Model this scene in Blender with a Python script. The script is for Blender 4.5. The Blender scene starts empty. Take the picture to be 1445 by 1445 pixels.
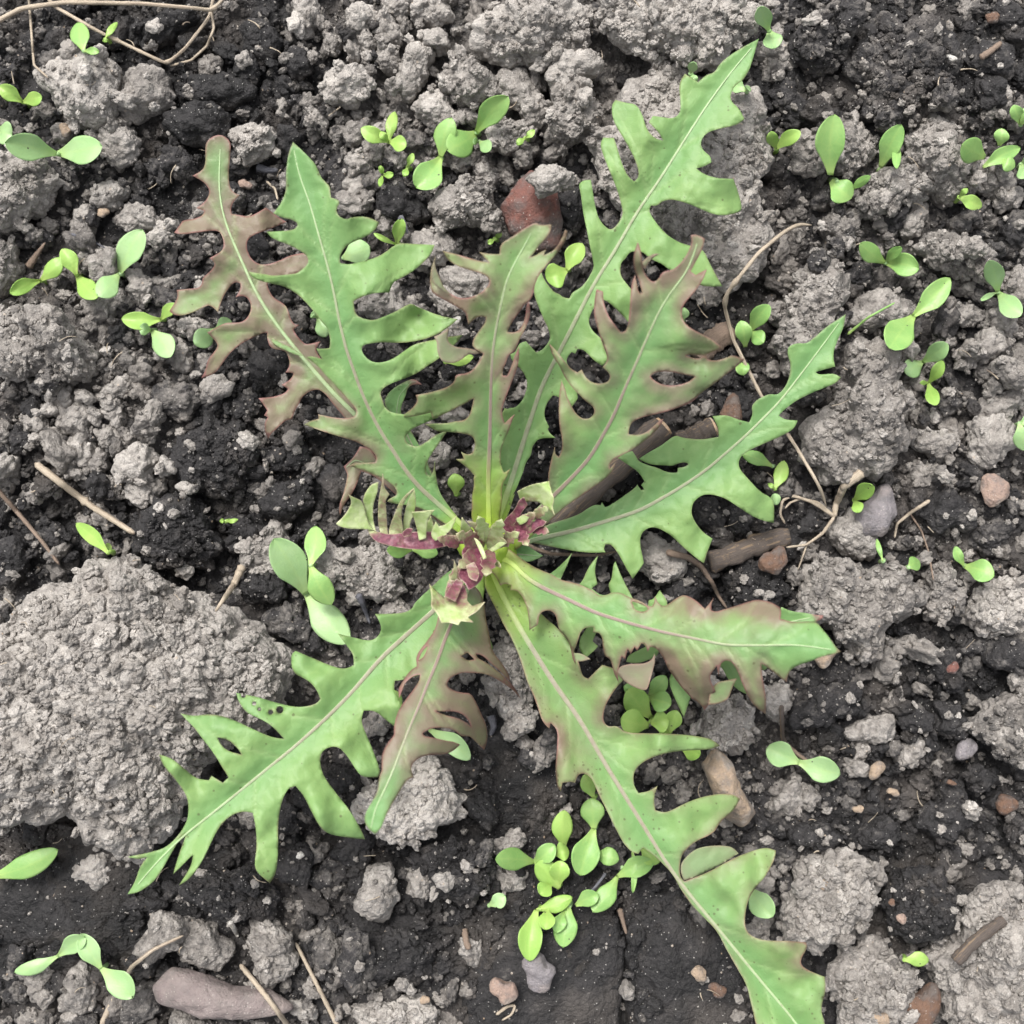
import bpy, bmesh, math, random
import numpy as np
from mathutils import Vector
from mathutils.geometry import delaunay_2d_cdt

random.seed(7)
RNG = np.random.default_rng(7)
SC = bpy.context.scene
COL = SC.collection

# ------------------------------------------------------------------ camera
H = 0.36                    # camera height above the soil (m)
S = 0.30 / 1445.0           # metres of soil per photograph pixel at z = 0
cam = bpy.data.cameras.new('camera')
cam.sensor_width = 36.0
cam.lens = 18.0 * H / 0.15
cam.clip_start = 0.01
cam.clip_end = 200.0
cam.dof.use_dof = True
cam.dof.focus_distance = H - 0.016
cam.dof.aperture_fstop = 11.5
cam_o = bpy.data.objects.new('camera', cam)
cam_o.location = (0, 0, H)
cam_o.rotation_euler = (0, 0, 0)
COL.objects.link(cam_o)
SC.camera = cam_o
SC.render.resolution_x = SC.render.resolution_y = 1024

# ------------------------------------------------------------------ overcast daylight
SUN_EL, SUN_AZ = math.radians(58), math.radians(-25)      # azimuth from +Y
world = bpy.data.worlds.new('World'); SC.world = world; world.use_nodes = True
wt = world.node_tree; wt.nodes.clear()
sky = wt.nodes.new('ShaderNodeTexSky'); sky.sky_type = 'NISHITA'; sky.sun_disc = False
sky.sun_elevation = SUN_EL; sky.sun_rotation = SUN_AZ
sky.dust_density = 5.0; sky.air_density = 1.0; sky.ozone_density = 0.6
hs = wt.nodes.new('ShaderNodeHueSaturation'); hs.inputs['Saturation'].default_value = 0.22   # cloud cover greys the sky
bg = wt.nodes.new('ShaderNodeBackground'); bg.inputs['Strength'].default_value = 0.14
wo = wt.nodes.new('ShaderNodeOutputWorld')
wt.links.new(sky.outputs[0], hs.inputs['Color']); wt.links.new(hs.outputs[0], bg.inputs[0]); wt.links.new(bg.outputs[0], wo.inputs[0])
sun = bpy.data.lights.new('sun', 'SUN'); sun.energy = 1.5; sun.angle = math.radians(14); sun.color = (1.0, 0.965, 0.92)
sun_o = bpy.data.objects.new('sun', sun); COL.objects.link(sun_o)
sd = Vector((math.sin(SUN_AZ) * math.cos(SUN_EL), math.cos(SUN_AZ) * math.cos(SUN_EL), math.sin(SUN_EL)))
sun_o.rotation_euler = sd.to_track_quat('Z', 'Y').to_euler()
sun_o.location = sd * 3
vs = SC.view_settings
vs.view_transform = 'Standard'; vs.look = 'None'; vs.gamma = 1.0; vs.use_curve_mapping = False
vs.exposure = 0.95

# ------------------------------------------------------------------ small helpers
def P(px, py, z=0.0):
    """photograph pixel -> world point on the level z"""
    f = (H - z) / H
    return np.stack([(np.asarray(px, float) - 722.5) * S * f, -(np.asarray(py, float) - 722.5) * S * f,
                     np.asarray(z, float) + 0 * np.asarray(px, float)], -1)

def Q(x0, y0, span, txt):
    """points read off an enlarged view (1445 px wide) of the photograph"""
    k = span / 1445.0
    a = np.array([[float(v) for v in p.split(',')] for p in txt.split()])
    return a * k + np.array([x0, y0])

def F(txt):
    return np.array([[float(v) for v in p.split(',')] for p in txt.split()])

def make_mesh(name, verts, faces, attrs=None, smooth=True, mats=(), matidx=None):
    me = bpy.data.meshes.new(name)
    v = np.ascontiguousarray(verts, dtype=np.float32)
    f = np.asarray(faces, dtype=np.int32)
    n, k = f.shape
    me.vertices.add(len(v)); me.vertices.foreach_set('co', v.ravel())
    me.loops.add(n * k); me.loops.foreach_set('vertex_index', f.ravel())
    me.polygons.add(n)
    me.polygons.foreach_set('loop_start', np.arange(0, n * k, k, dtype=np.int32))
    me.polygons.foreach_set('loop_total', np.full(n, k, dtype=np.int32))
    if smooth:
        me.polygons.foreach_set('use_smooth', np.ones(n, dtype=bool))
    for m in mats: me.materials.append(m)
    if matidx is not None:
        me.polygons.foreach_set('material_index', np.asarray(matidx, dtype=np.int32))
    for an, av in (attrs or {}).items():
        a = me.attributes.new(an, 'FLOAT', 'POINT')
        a.data.foreach_set('value', np.ascontiguousarray(av, dtype=np.float32))
    me.update(calc_edges=True)
    me.validate()
    return me

def link(name, me, parent=None, loc=None, label=None, cat=None, group=None, kind=None):
    o = bpy.data.objects.new(name, me); COL.objects.link(o)
    if parent is not None: o.parent = parent
    if loc is not None: o.location = loc
    if label: o['label'] = label
    if cat: o['category'] = cat
    if group: o['group'] = group
    if kind: o['kind'] = kind
    return o

# ------------------------------------------------------------------ numpy noise
def _hash(ix, iy, iz, seed):
    h = (ix.astype(np.int64) * 374761393 + iy.astype(np.int64) * 668265263 + iz.astype(np.int64) * 2147483647 + seed * 974711) & 0xffffffff
    h = ((h ^ (h >> 13)) * 1274126177) & 0xffffffff
    h = ((h ^ (h >> 16)) * 2246822519) & 0xffffffff
    return h ^ (h >> 15)

def vnoise(p, seed=0):
    """value noise in -1..1, p (n,3)"""
    i = np.floor(p).astype(np.int64); f = p - i; f = f * f * f * (f * (f * 6 - 15) + 10)
    out = 0
    for dx in (0, 1):
        wx = f[:, 0] if dx else 1 - f[:, 0]
        for dy in (0, 1):
            wy = f[:, 1] if dy else 1 - f[:, 1]
            for dz in (0, 1):
                wz = f[:, 2] if dz else 1 - f[:, 2]
                out = out + wx * wy * wz * ((_hash(i[:, 0] + dx, i[:, 1] + dy, i[:, 2] + dz, seed) & 0xffff) / 32767.5 - 1)
    return out

def fbm(p, seed=0, octv=3, gain=0.5):
    a, s, o = 1.0, 1.0, 0
    for k in range(octv):
        o = o + a * vnoise(p * s + 17.3 * k, seed + k); a *= gain; s *= 2.03
    return o

def worley(p, seed=0, flat=False):
    i = np.floor(p).astype(np.int64)
    f1 = np.full(len(p), 9.0); f2 = np.full(len(p), 9.0); idv = np.zeros(len(p))
    for dx in (-1, 0, 1):
        for dy in (-1, 0, 1):
            for dz in ((0,) if flat else (-1, 0, 1)):
                cx, cy, cz = i[:, 0] + dx, i[:, 1] + dy, i[:, 2] + dz
                h = _hash(cx, cy, cz, seed)
                qx = cx + (h & 1023) / 1023.0; qy = cy + ((h >> 10) & 1023) / 1023.0
                qz = p[:, 2] if flat else cz + ((h >> 20) & 1023) / 1023.0
                d = np.sqrt((p[:, 0] - qx) ** 2 + (p[:, 1] - qy) ** 2 + (0 if flat else (p[:, 2] - qz) ** 2))
                near = d < f1
                f2 = np.where(near, f1, np.minimum(f2, d))
                idv = np.where(near, ((h >> 5) & 255) / 255.0, idv)
                f1 = np.where(near, d, f1)
    return f1, f2, idv

def crumb_relief(p, cell, seed, flat=False):
    """rounded soil aggregates with creases between them, about 0..1"""
    f1, f2, idv = worley(p / cell, seed, flat)
    e = np.clip((f2 - f1) * 2.2, 0, 1)
    nod = np.sqrt(np.clip(1 - (f1 / 0.70) ** 2, 0, 1))
    return 0.95 * nod * (0.5 + 0.5 * idv) + 0.18 * np.sqrt(e) * (0.4 + 0.6 * idv)

# ------------------------------------------------------------------ materials
def new_mat(name):
    m = bpy.data.materials.new(name); m.use_nodes = True
    nt = m.node_tree; nt.nodes.clear()
    return m, nt

class NT:
    def __init__(s, nt): s.nt = nt
    def n(s, t, **kw):
        nd = s.nt.nodes.new(t)
        for k, v in kw.items(): setattr(nd, k, v)
        return nd
    def l(s, a, b): s.nt.links.new(a, b)
    def attr(s, name): return s.n('ShaderNodeAttribute', attribute_name=name).outputs['Fac']
    world = False
    def pos(s): return s.n('ShaderNodeNewGeometry').outputs['Position'] if s.world else s.n('ShaderNodeTexCoord').outputs['Object']
    def noise(s, scale, detail=4, rough=0.55, vec=None, dist=0):
        nd = s.n('ShaderNodeTexNoise'); nd.inputs['Scale'].default_value = scale; nd.inputs['Detail'].default_value = detail
        nd.inputs['Roughness'].default_value = rough; nd.inputs['Distortion'].default_value = dist
        s.l(vec if vec is not None else s.pos(), nd.inputs['Vector']); return nd.outputs['Fac']
    def voro(s, scale, feature='F1', vec=None, rand=1.0):
        nd = s.n('ShaderNodeTexVoronoi', feature=feature); nd.inputs['Scale'].default_value = scale
        nd.inputs['Randomness'].default_value = rand
        s.l(vec if vec is not None else s.pos(), nd.inputs['Vector']); return nd
    def math(s, op, a, b=None, clamp=False):
        nd = s.n('ShaderNodeMath', operation=op, use_clamp=clamp)
        for i, v in enumerate((a, b)):
            if v is None: continue
            if isinstance(v, (int, float)): nd.inputs[i].default_value = v
            else: s.l(v, nd.inputs[i])
        return nd.outputs[0]
    def map(s, v, a, b, c=0.0, d=1.0, smooth=False):
        nd = s.n('ShaderNodeMapRange'); nd.clamp = True
        if smooth: nd.interpolation_type = 'SMOOTHSTEP'
        s.l(v, nd.inputs[0])
        for i, x in enumerate((a, b, c, d)): nd.inputs[i + 1].default_value = x
        return nd.outputs[0]
    def mix(s, fac, a, b):
        nd = s.n('ShaderNodeMix', data_type='RGBA')
        if isinstance(fac, (int, float)): nd.inputs[0].default_value = fac
        else: s.l(fac, nd.inputs[0])
        for i, v in ((6, a), (7, b)):
            if isinstance(v, (tuple, list)): nd.inputs[i].default_value = (*v, 1)
            else: s.l(v, nd.inputs[i])
        return nd.outputs[2]
    def bump(s, h, strength, dist, normal=None):
        nd = s.n('ShaderNodeBump'); nd.inputs['Strength'].default_value = strength; nd.inputs['Distance'].default_value = dist
        s.l(h, nd.inputs['Height'])
        if normal is not None: s.l(normal, nd.inputs['Normal'])
        return nd.outputs[0]
    def out(s, sh):
        o = s.n('ShaderNodeOutputMaterial'); s.l(sh, o.inputs[0])

def soil_material(name='soil', inst=False):
    m, nt = new_mat(name); N = NT(nt); N.world = inst
    tn = N.n('ShaderNodeAttribute', attribute_name='tone', attribute_type='INSTANCER' if inst else 'GEOMETRY'); tone = tn.outputs['Fac']
    n1 = N.noise(160, 3, 0.6); n2 = N.noise(900, 4, 0.65); n3 = N.noise(45, 2, 0.5)
    t = N.math('ADD', tone, N.math('MULTIPLY', N.math('SUBTRACT', n1, 0.5), 0.75))
    t = N.math('ADD', t, N.math('MULTIPLY', N.math('SUBTRACT', n2, 0.5), 0.55))
    t = N.map(t, 0.0, 1.0)
    ramp = N.n('ShaderNodeValToRGB'); N.l(t, ramp.inputs[0])
    cr = ramp.color_ramp
    cr.elements[0].position = 0.0; cr.elements[0].color = (0.0125, 0.0118, 0.012, 1)
    cr.elements[1].position = 1.0; cr.elements[1].color = (0.420, 0.392, 0.360, 1)
    e = cr.elements.new(0.3); e.color = (0.034, 0.032, 0.0325, 1)
    e = cr.elements.new(0.62); e.color = (0.200, 0.184, 0.168, 1)
    col = N.mix(N.map(n3, 0.5, 0.75, 0, 0.30), ramp.outputs[0], (0.160, 0.136, 0.115))
    # pale sand and chalk grains
    v = N.voro(620)
    sep = N.n('ShaderNodeSeparateColor'); N.l(v.outputs['Color'], sep.inputs[0])
    pick = N.math('GREATER_THAN', sep.outputs[0], 0.90)
    g = N.math('MULTIPLY', N.math('LESS_THAN', v.outputs['Distance'], N.math('MULTIPLY', sep.outputs[2], 0.26)), pick)
    gcol = N.mix(sep.outputs[1], (0.55, 0.50, 0.44), (0.30, 0.22, 0.15))
    col = N.mix(N.math('MULTIPLY', g, 0.75), col, gcol)
    v2 = N.voro(1500); sep2 = N.n('ShaderNodeSeparateColor'); N.l(v2.outputs['Color'], sep2.inputs[0])
    g2 = N.math('MULTIPLY', N.math('LESS_THAN', v2.outputs['Distance'], 0.24), N.math('GREATER_THAN', sep2.outputs[0], 0.92))
    col = N.mix(N.math('MULTIPLY', g2, 0.7), col, (0.5, 0.48, 0.45))
    b = N.n('ShaderNodeBsdfPrincipled'); N.l(col, b.inputs['Base Color'])
    N.l(N.map(t, 0.0, 0.5, 0.62, 0.95), b.inputs['Roughness'])
    b.inputs['Specular IOR Level'].default_value = 0.35
    h = N.math('ADD', N.math('MULTIPLY', v.outputs['Distance'], -1.0), N.math('MULTIPLY', v2.outputs['Distance'], -0.5))
    h = N.math('ADD', h, N.math('MULTIPLY', n2, 1.3))
    N.l(N.bump(h, 0.75, 0.0009), b.inputs['Normal'])
    N.out(b.outputs[0])
    return m
SOIL = soil_material()
SOIL_CRUMB = soil_material('soil_crumb', True)

def stone_material(name, c1, c2, c3, scale=260, rough=0.8):
    m, nt = new_mat(name); N = NT(nt)
    a = N.noise(scale, 5, 0.65); c = N.noise(scale * 0.35, 4, 0.6); f = N.noise(scale * 6, 4, 0.6)
    col = N.mix(N.map(a, 0.38, 0.62), c1, c2)
    col = N.mix(N.map(c, 0.52, 0.66), col, c3)
    v = N.voro(scale * 5); sp = N.n('ShaderNodeSeparateColor'); N.l(v.outputs['Color'], sp.inputs[0])
    g = N.math('MULTIPLY', N.math('LESS_THAN', v.outputs['Distance'], 0.25), N.math('GREATER_THAN', sp.outputs[0], 0.8))
    col = N.mix(N.math('MULTIPLY', g, 0.5), col, (0.45, 0.42, 0.38))
    dust = N.noise(scale * 0.9, 5, 0.7); col = N.mix(N.map(dust, 0.46, 0.66, 0.0, 0.6), col, (0.135, 0.122, 0.112))
    b = N.n('ShaderNodeBsdfPrincipled'); N.l(col, b.inputs['Base Color']); b.inputs['Roughness'].default_value = rough
    h = N.math('ADD', a, N.math('MULTIPLY', f, 0.6))
    N.l(N.bump(h, 0.8, 0.0013), b.inputs['Normal']); N.out(b.outputs[0])
    return m
BRICK = stone_material('brick_red', (0.165, 0.066, 0.050), (0.115, 0.060, 0.052), (0.085, 0.073, 0.068), 230)
TAN = stone_material('tan_stone', (0.36, 0.27, 0.19), (0.26, 0.20, 0.15), (0.32, 0.28, 0.24), 300)
PURPLE = stone_material('mauve_stone', (0.21, 0.175, 0.165), (0.17, 0.135, 0.13), (0.24, 0.20, 0.185), 240)
PINK = stone_material('pink_stone', (0.33, 0.235, 0.185), (0.25, 0.175, 0.145), (0.34, 0.28, 0.23), 320, 0.65)
RUST = stone_material('rust_stone', (0.150, 0.085, 0.055), (0.105, 0.065, 0.048), (0.08, 0.066, 0.058), 300)
GREY = stone_material('grey_stone', (0.22, 0.20, 0.205), (0.15, 0.14, 0.15), (0.28, 0.24, 0.23), 280, 0.6)
WHITE = stone_material('white_grit', (0.62, 0.60, 0.56), (0.50, 0.47, 0.42), (0.42, 0.38, 0.32), 500, 0.6)

def wood_material(name, c1, c2, c3, stretch=0.08):
    m, nt = new_mat(name); N = NT(nt)
    mp = N.n('ShaderNodeMapping'); N.l(N.n('ShaderNodeAttribute', attribute_name='uvw').outputs['Vector'], mp.inputs[0])
    a = N.noise(1400, 5, 0.6, mp.outputs[0]); c = N.noise(300, 4, 0.6, mp.outputs[0])
    col = N.mix(N.map(a, 0.35, 0.65), c1, c2); col = N.mix(N.map(c, 0.55, 0.68), col, c3)
    b = N.n('ShaderNodeBsdfPrincipled'); N.l(col, b.inputs['Base Color']); b.inputs['Roughness'].default_value = 0.75
    N.l(N.bump(N.math('ADD', a, N.noise(2600, 3)), 0.6, 0.0006), b.inputs['Normal']); N.out(b.outputs[0])
    return m
STRAW = wood_material('dry_straw', (0.46, 0.39, 0.30), (0.33, 0.27, 0.20), (0.24, 0.185, 0.14))
ROOT = wood_material('brown_root', (0.25, 0.185, 0.14), (0.16, 0.115, 0.085), (0.10, 0.075, 0.06))
BARK = wood_material('grey_bark', (0.105, 0.083, 0.068), (0.06, 0.048, 0.042), (0.22, 0.155, 0.095))
HUSK = wood_material('dark_husk', (0.055, 0.055, 0.065), (0.16, 0.16, 0.18), (0.03, 0.03, 0.035))
CUTWOOD = stone_material('cut_wood', (0.58, 0.42, 0.27), (0.44, 0.28, 0.16), (0.68, 0.58, 0.46), 330)

def leaf_material(name, under=False):
    """lettuce blade: green, russet towards the rims, paler along the veins (vertex attributes carry the layout)"""
    m, nt = new_mat(name); N = NT(nt)
    pur = N.attr('purple'); vein = N.attr('vein'); edge = N.attr('edge'); t = N.attr('along'); mid = N.attr('mid'); yel = N.attr('yellow'); spot = N.attr('spot')
    n1 = N.noise(38, 3, 0.55); n2 = N.noise(130, 4, 0.6); n3 = N.noise(700, 3, 0.6)
    g = N.mix(N.map(n1, 0.35, 0.68), (0.178, 0.318, 0.112), (0.232, 0.366, 0.124))
    g = N.mix(N.map(mid, 0.0, 8.0, 0.55, 0.0, True), g, (0.130, 0.300, 0.112))
    g = N.mix(N.map(n3, 0.3, 0.75, 0.0, 0.25), g, (0.095, 0.25, 0.075))
    g = N.mix(N.map(N.noise(16, 2, 0.5), 0.42, 0.75, 0.0, 0.35), g, (0.27, 0.405, 0.13))
    g = N.mix(yel, g, (0.36, 0.50, 0.045))
    # russet flush
    f = N.math('ADD', pur, N.math('MULTIPLY', N.math('SUBTRACT', n2, 0.5), 0.7))
    f = N.math('ADD', f, N.math('MULTIPLY', N.map(edge, 0.0, 4.5, 1.0, 0.0), N.math('ADD', N.math('MULTIPLY', pur, 0.75), 0.12)))
    f = N.map(f, 0.16, 0.95, 0.0, 0.74, True)
    g = N.mix(f, g, N.mix(N.map(n1, 0.4, 0.6), (0.240, 0.135, 0.135), (0.220, 0.092, 0.115)))
    rim = N.math('MULTIPLY', N.map(edge, 0.10, 0.55, 1.0, 0.0), N.map(N.math('ADD', pur, n2), 0.45, 1.0, 0.05, 0.75))
    g = N.mix(rim, g, (0.26, 0.105, 0.105))
    g = N.mix(N.math('MULTIPLY', vein, 0.36), g, (0.34, 0.46, 0.20))
    # reticulate small veins
    ve = N.voro(430, 'DISTANCE_TO_EDGE'); net = N.map(ve.outputs['Distance'], 0.0, 0.07, 1.0, 0.0)
    g = N.mix(N.math('MULTIPLY', net, 0.045), g, (0.30, 0.43, 0.18))
    # dark freckles
    vs_ = N.voro(760); sp = N.n('ShaderNodeSeparateColor'); N.l(vs_.outputs['Color'], sp.inputs[0])
    dens = N.math('MULTIPLY', spot, N.map(N.noise(60, 2, 0.5), 0.42, 0.62, 0.05, 0.75))
    size = N.math('MULTIPLY', N.math('ADD', sp.outputs[1], 0.25), 0.27)
    fr = N.math('MULTIPLY', N.map(N.math('SUBTRACT', N.math('ADD', vs_.outputs['Distance'], N.math('MULTIPLY', n3, 0.22)), N.math('ADD', size, 0.08)), -0.05, 0.05, 1.0, 0.0), N.math('LESS_THAN', sp.outputs[0], dens))
    g = N.mix(N.math('MULTIPLY', fr, 0.62), g, (0.075, 0.058, 0.03))
    if under:
        g = N.mix(0.38, g, (0.27, 0.275, 0.19))
    b = N.n('ShaderNodeBsdfPrincipled'); N.l(g, b.inputs['Base Color'])
    b.inputs['Roughness'].default_value = 0.62 if under else 0.50
    b.inputs['Specular IOR Level'].default_value = 0.42
    h = N.math('ADD', N.math('MULTIPLY', net, -0.07), N.math('MULTIPLY', vein, -0.9))
    h = N.math('ADD', h, N.math('MULTIPLY', n2, 1.1)); h = N.math('ADD', h, N.math('MULTIPLY', n3, 0.25))
    nb = N.bump(h, 0.35, 0.0009); N.l(nb, b.inputs['Normal'])
    tr = N.n('ShaderNodeBsdfTranslucent'); N.l(N.mix(0.5, g, (0.30, 0.52, 0.06)), tr.inputs['Color']); N.l(nb, tr.inputs['Normal'])
    mx = N.n('ShaderNodeMixShader'); mx.inputs[0].default_value = 0.26
    N.l(b.outputs[0], mx.inputs[1]); N.l(tr.outputs[0], mx.inputs[2]); N.out(mx.outputs[0])
    return m
LEAF = leaf_material('lettuce_upper'); LEAFU = leaf_material('lettuce_underside', True)

def rib_material():
    m, nt = new_mat('lettuce_midrib'); N = NT(nt)
    t = N.attr('along'); side = N.attr('side'); pk = N.attr('pink'); yel = N.attr('yellow')
    n = N.noise(500, 4, 0.6)
    core = N.mix(pk, (0.30, 0.42, 0.21), (0.205, 0.148, 0.128))
    core = N.mix(N.map(n, 0.45, 0.7, 0, 0.35), core, (0.15, 0.10, 0.075))
    col = N.mix(N.map(side, 0.45, 0.95, 0.0, 0.85), core, (0.27, 0.375, 0.17))
    col = N.mix(yel, col, (0.38, 0.50, 0.06))
    b = N.n('ShaderNodeBsdfPrincipled'); N.l(col, b.inputs['Base Color']); b.inputs['Roughness'].default_value = 0.5
    N.l(N.bump(n, 0.3, 0.0006), b.inputs['Normal']); N.out(b.outputs[0])
    return m
RIB = rib_material()

def heart_material():
    m, nt = new_mat('heart_leaf'); N = NT(nt)
    pur = N.attr('purple'); edge = N.attr('edge')
    n = N.noise(330, 4, 0.6)
    nb_ = N.noise(900, 3, 0.6)
    f = N.map(N.math('ADD', pur, N.math('ADD', N.math('MULTIPLY', N.math('SUBTRACT', n, 0.5), 0.75), N.math('MULTIPLY', N.math('SUBTRACT', nb_, 0.5), 0.5))), 0.2, 0.95, 0, 1, True)
    col = N.mix(f, N.mix(N.map(n, 0.4, 0.65), (0.50, 0.58, 0.30), (0.34, 0.47, 0.15)), N.mix(N.map(nb_, 0.4, 0.62), (0.130, 0.030, 0.055), (0.235, 0.080, 0.110)))
    col = N.mix(N.map(edge, 0.0, 0.28, 0.55, 0.0), col, (0.46, 0.38, 0.27))
    b = N.n('ShaderNodeBsdfPrincipled'); N.l(col, b.inputs['Base Color']); b.inputs['Roughness'].default_value = 0.42
    N.l(N.bump(N.math('ADD', n, N.math('MULTIPLY', nb_, 0.4)), 0.4, 0.0008), b.inputs['Normal'])
    tr = N.n('ShaderNodeBsdfTranslucent'); N.l(col, tr.inputs['Color'])
    mx = N.n('ShaderNodeMixShader'); mx.inputs[0].default_value = 0.2
    N.l(b.outputs[0], mx.inputs[1]); N.l(tr.outputs[0], mx.inputs[2]); N.out(mx.outputs[0])
    return m
HEART = heart_material()

def cotyledon_material(name, a, b_, pale):
    m, nt = new_mat(name); N = NT(nt)
    n = N.noise(110, 3, 0.5); n2 = N.noise(1500, 3, 0.6); along = N.attr('along'); mid = N.attr('mid')
    col = N.mix(N.map(n, 0.4, 0.62), a, b_)
    col = N.mix(N.map(along, 0.0, 0.35, 0.7, 0.0, True), col, pale)
    col = N.mix(N.map(mid, 0.0, 0.18, 0.22, 0.0), col, pale)
    ve = N.voro(330, 'DISTANCE_TO_EDGE'); col = N.mix(N.map(ve.outputs['Distance'], 0.0, 0.06, 0.16, 0.0), col, pale)
    vk = N.voro(420); sk = N.n('ShaderNodeSeparateColor'); N.l(vk.outputs['Color'], sk.inputs[0])
    col = N.mix(N.math('MULTIPLY', N.math('LESS_THAN', vk.outputs['Distance'], 0.12), N.math('GREATER_THAN', sk.outputs[0], 0.9)), col, (0.07, 0.055, 0.04))
    b = N.n('ShaderNodeBsdfPrincipled'); N.l(col, b.inputs['Base Color']); b.inputs['Roughness'].default_value = 0.40
    N.l(N.bump(N.math('ADD', n2, N.math('MULTIPLY', n, 2.0)), 0.3, 0.0005), b.inputs['Normal'])
    tr = N.n('ShaderNodeBsdfTranslucent'); N.l(col, tr.inputs['Color'])
    mx = N.n('ShaderNodeMixShader'); mx.inputs[0].default_value = 0.22
    N.l(b.outputs[0], mx.inputs[1]); N.l(tr.outputs[0], mx.inputs[2]); N.out(mx.outputs[0])
    return m
COT = {'g': cotyledon_material('cotyledon_green', (0.235, 0.43, 0.125), (0.30, 0.49, 0.155), (0.42, 0.56, 0.17)),
       'p': cotyledon_material('cotyledon_pale', (0.32, 0.51, 0.22), (0.38, 0.56, 0.27), (0.43, 0.58, 0.22)),
       'y': cotyledon_material('cotyledon_lime', (0.285, 0.48, 0.105), (0.345, 0.52, 0.13), (0.44, 0.57, 0.16))}
# ================================================================== SOIL
def inside(pts, poly):
    c = np.zeros(len(pts), bool)
    x, y = pts[:, 0], pts[:, 1]
    for a, b in zip(poly, np.roll(poly, -1, 0)):
        if a[1] == b[1]: continue
        hit = ((a[1] > y) != (b[1] > y)) & (x < (b[0] - a[0]) * (y - a[1]) / (b[1] - a[1]) + a[0])
        c ^= hit
    return c

# how dry (pale) or moist (dark) the soil is over the bed, in photograph pixels
TONE_BLOBS = [tuple(float(v) for v in r.split(',')) for r in (
    '290,100,150,-.30 130,50,70,-.25 250,240,70,-.22 1300,60,170,-.20 1120,150,60,-.25 60,760,90,-.25 270,740,100,-.34 '
    '400,560,90,-.24 1000,400,110,-.34 1130,440,50,-.2 130,1290,170,-.45 740,1090,110,-.40 830,1370,170,-.42 1060,800,90,-.34 '
    '1330,1010,150,-.30 1300,1260,110,-.36 590,1290,120,-.26 880,650,130,-.34 1300,760,70,-.16 420,730,80,-.32 560,300,60,-.3 '
    '690,560,110,-.2 1080,620,70,-.25 1430,900,80,-.2 '
    '650,120,190,.22 80,500,110,.12 1250,260,140,.16 1280,560,150,.1 200,1000,200,.2 600,900,60,.1 940,40,140,.2 '
    '150,620,90,.16 510,810,70,.15 1400,1380,120,.15 1150,1290,70,.15').split()]
def tone_map(px, py):
    t = np.full(np.shape(px), 0.40)
    for x, y, r, a in TONE_BLOBS:
        t = t + a * np.exp(-((px - x) ** 2 + (py - y) ** 2) / (r * r))
    return t

# ------------------------------------------------------------------ ground: one sheet, fine under the picture, reaching far away
def build_ground():
    n = 470; half = 0.205
    core = np.linspace(-half, half, n)
    far = half + np.cumsum(0.0009 * 1.29 ** np.arange(1, 38))
    ax = np.concatenate([-far[::-1], core, far])
    m = len(ax)
    X, Y = np.meshgrid(ax, ax)
    p = np.stack([X.ravel(), Y.ravel(), 0 * X.ravel()], -1)
    r = np.maximum(np.abs(p[:, 0]), np.abs(p[:, 1]))
    z = fbm(p / 0.045, 3, 3) * 0.0026 - 0.0128
    px = p[:, 0] / S + 722.5; py = -p[:, 1] / S + 722.5
    flat = np.zeros(len(p))
    for x, y, rr in ((740, 1100, 120), (800, 1370, 180), (110, 1280, 140), (1330, 70, 140)):
        flat = np.maximum(flat, np.exp(-((px - x) ** 2 + (py - y) ** 2) / rr ** 2))
    fine = (r < 0.35)
    q = p[fine].copy(); q[:, 2] = 0.013
    q[:, :2] += 0.0012 * np.stack([vnoise(q / 0.004, 71), vnoise(q / 0.004, 72)], -1)
    k = 1 - 0.75 * flat[fine]
    zz = z[fine] * (1 - 0.6 * flat[fine])
    zz = zz + k * (0.0030 * crumb_relief(q, 0.0075, 5, True) + 0.0020 * crumb_relief(q, 0.0036, 6, True)) + 0.0008 * crumb_relief(q, 0.0017, 8, True) * (0.5 + 0.5 * k)
    zz = zz + 0.0007 * fbm(q / 0.0016, 9, 2)
    # a crack through the flat moist patch
    crack = F('880,1270 874,1300 882,1330 878,1360 886,1390 882,1440 890,1480')
    d = seg_dist(np.stack([px[fine], py[fine]], -1), crack)
    zz = zz - 0.006 * np.exp(-(d / 4.5) ** 2)
    z[fine] = zz
    p[:, 2] = z
    i = np.arange(m * m).reshape(m, m)
    f = np.stack([i[:-1, :-1].ravel(), i[:-1, 1:].ravel(), i[1:, 1:].ravel(), i[1:, :-1].ravel()], -1)
    tone = tone_map(px, py) - 0.14 + 0.12 * fbm(p / 0.02, 15, 2)
    tone = np.where(r < 0.3, tone, 0.3)
    return p, f, tone

def seg_dist(pts, line):
    best = np.full(len(pts), 1e9)
    for a, b in zip(line[:-1], line[1:]):
        ab = b - a; L = max(ab @ ab, 1e-9)
        t = np.clip(((pts - a) @ ab) / L, 0, 1)
        best = np.minimum(best, np.hypot(*(pts - a - t[:, None] * ab).T))
    return best

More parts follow.
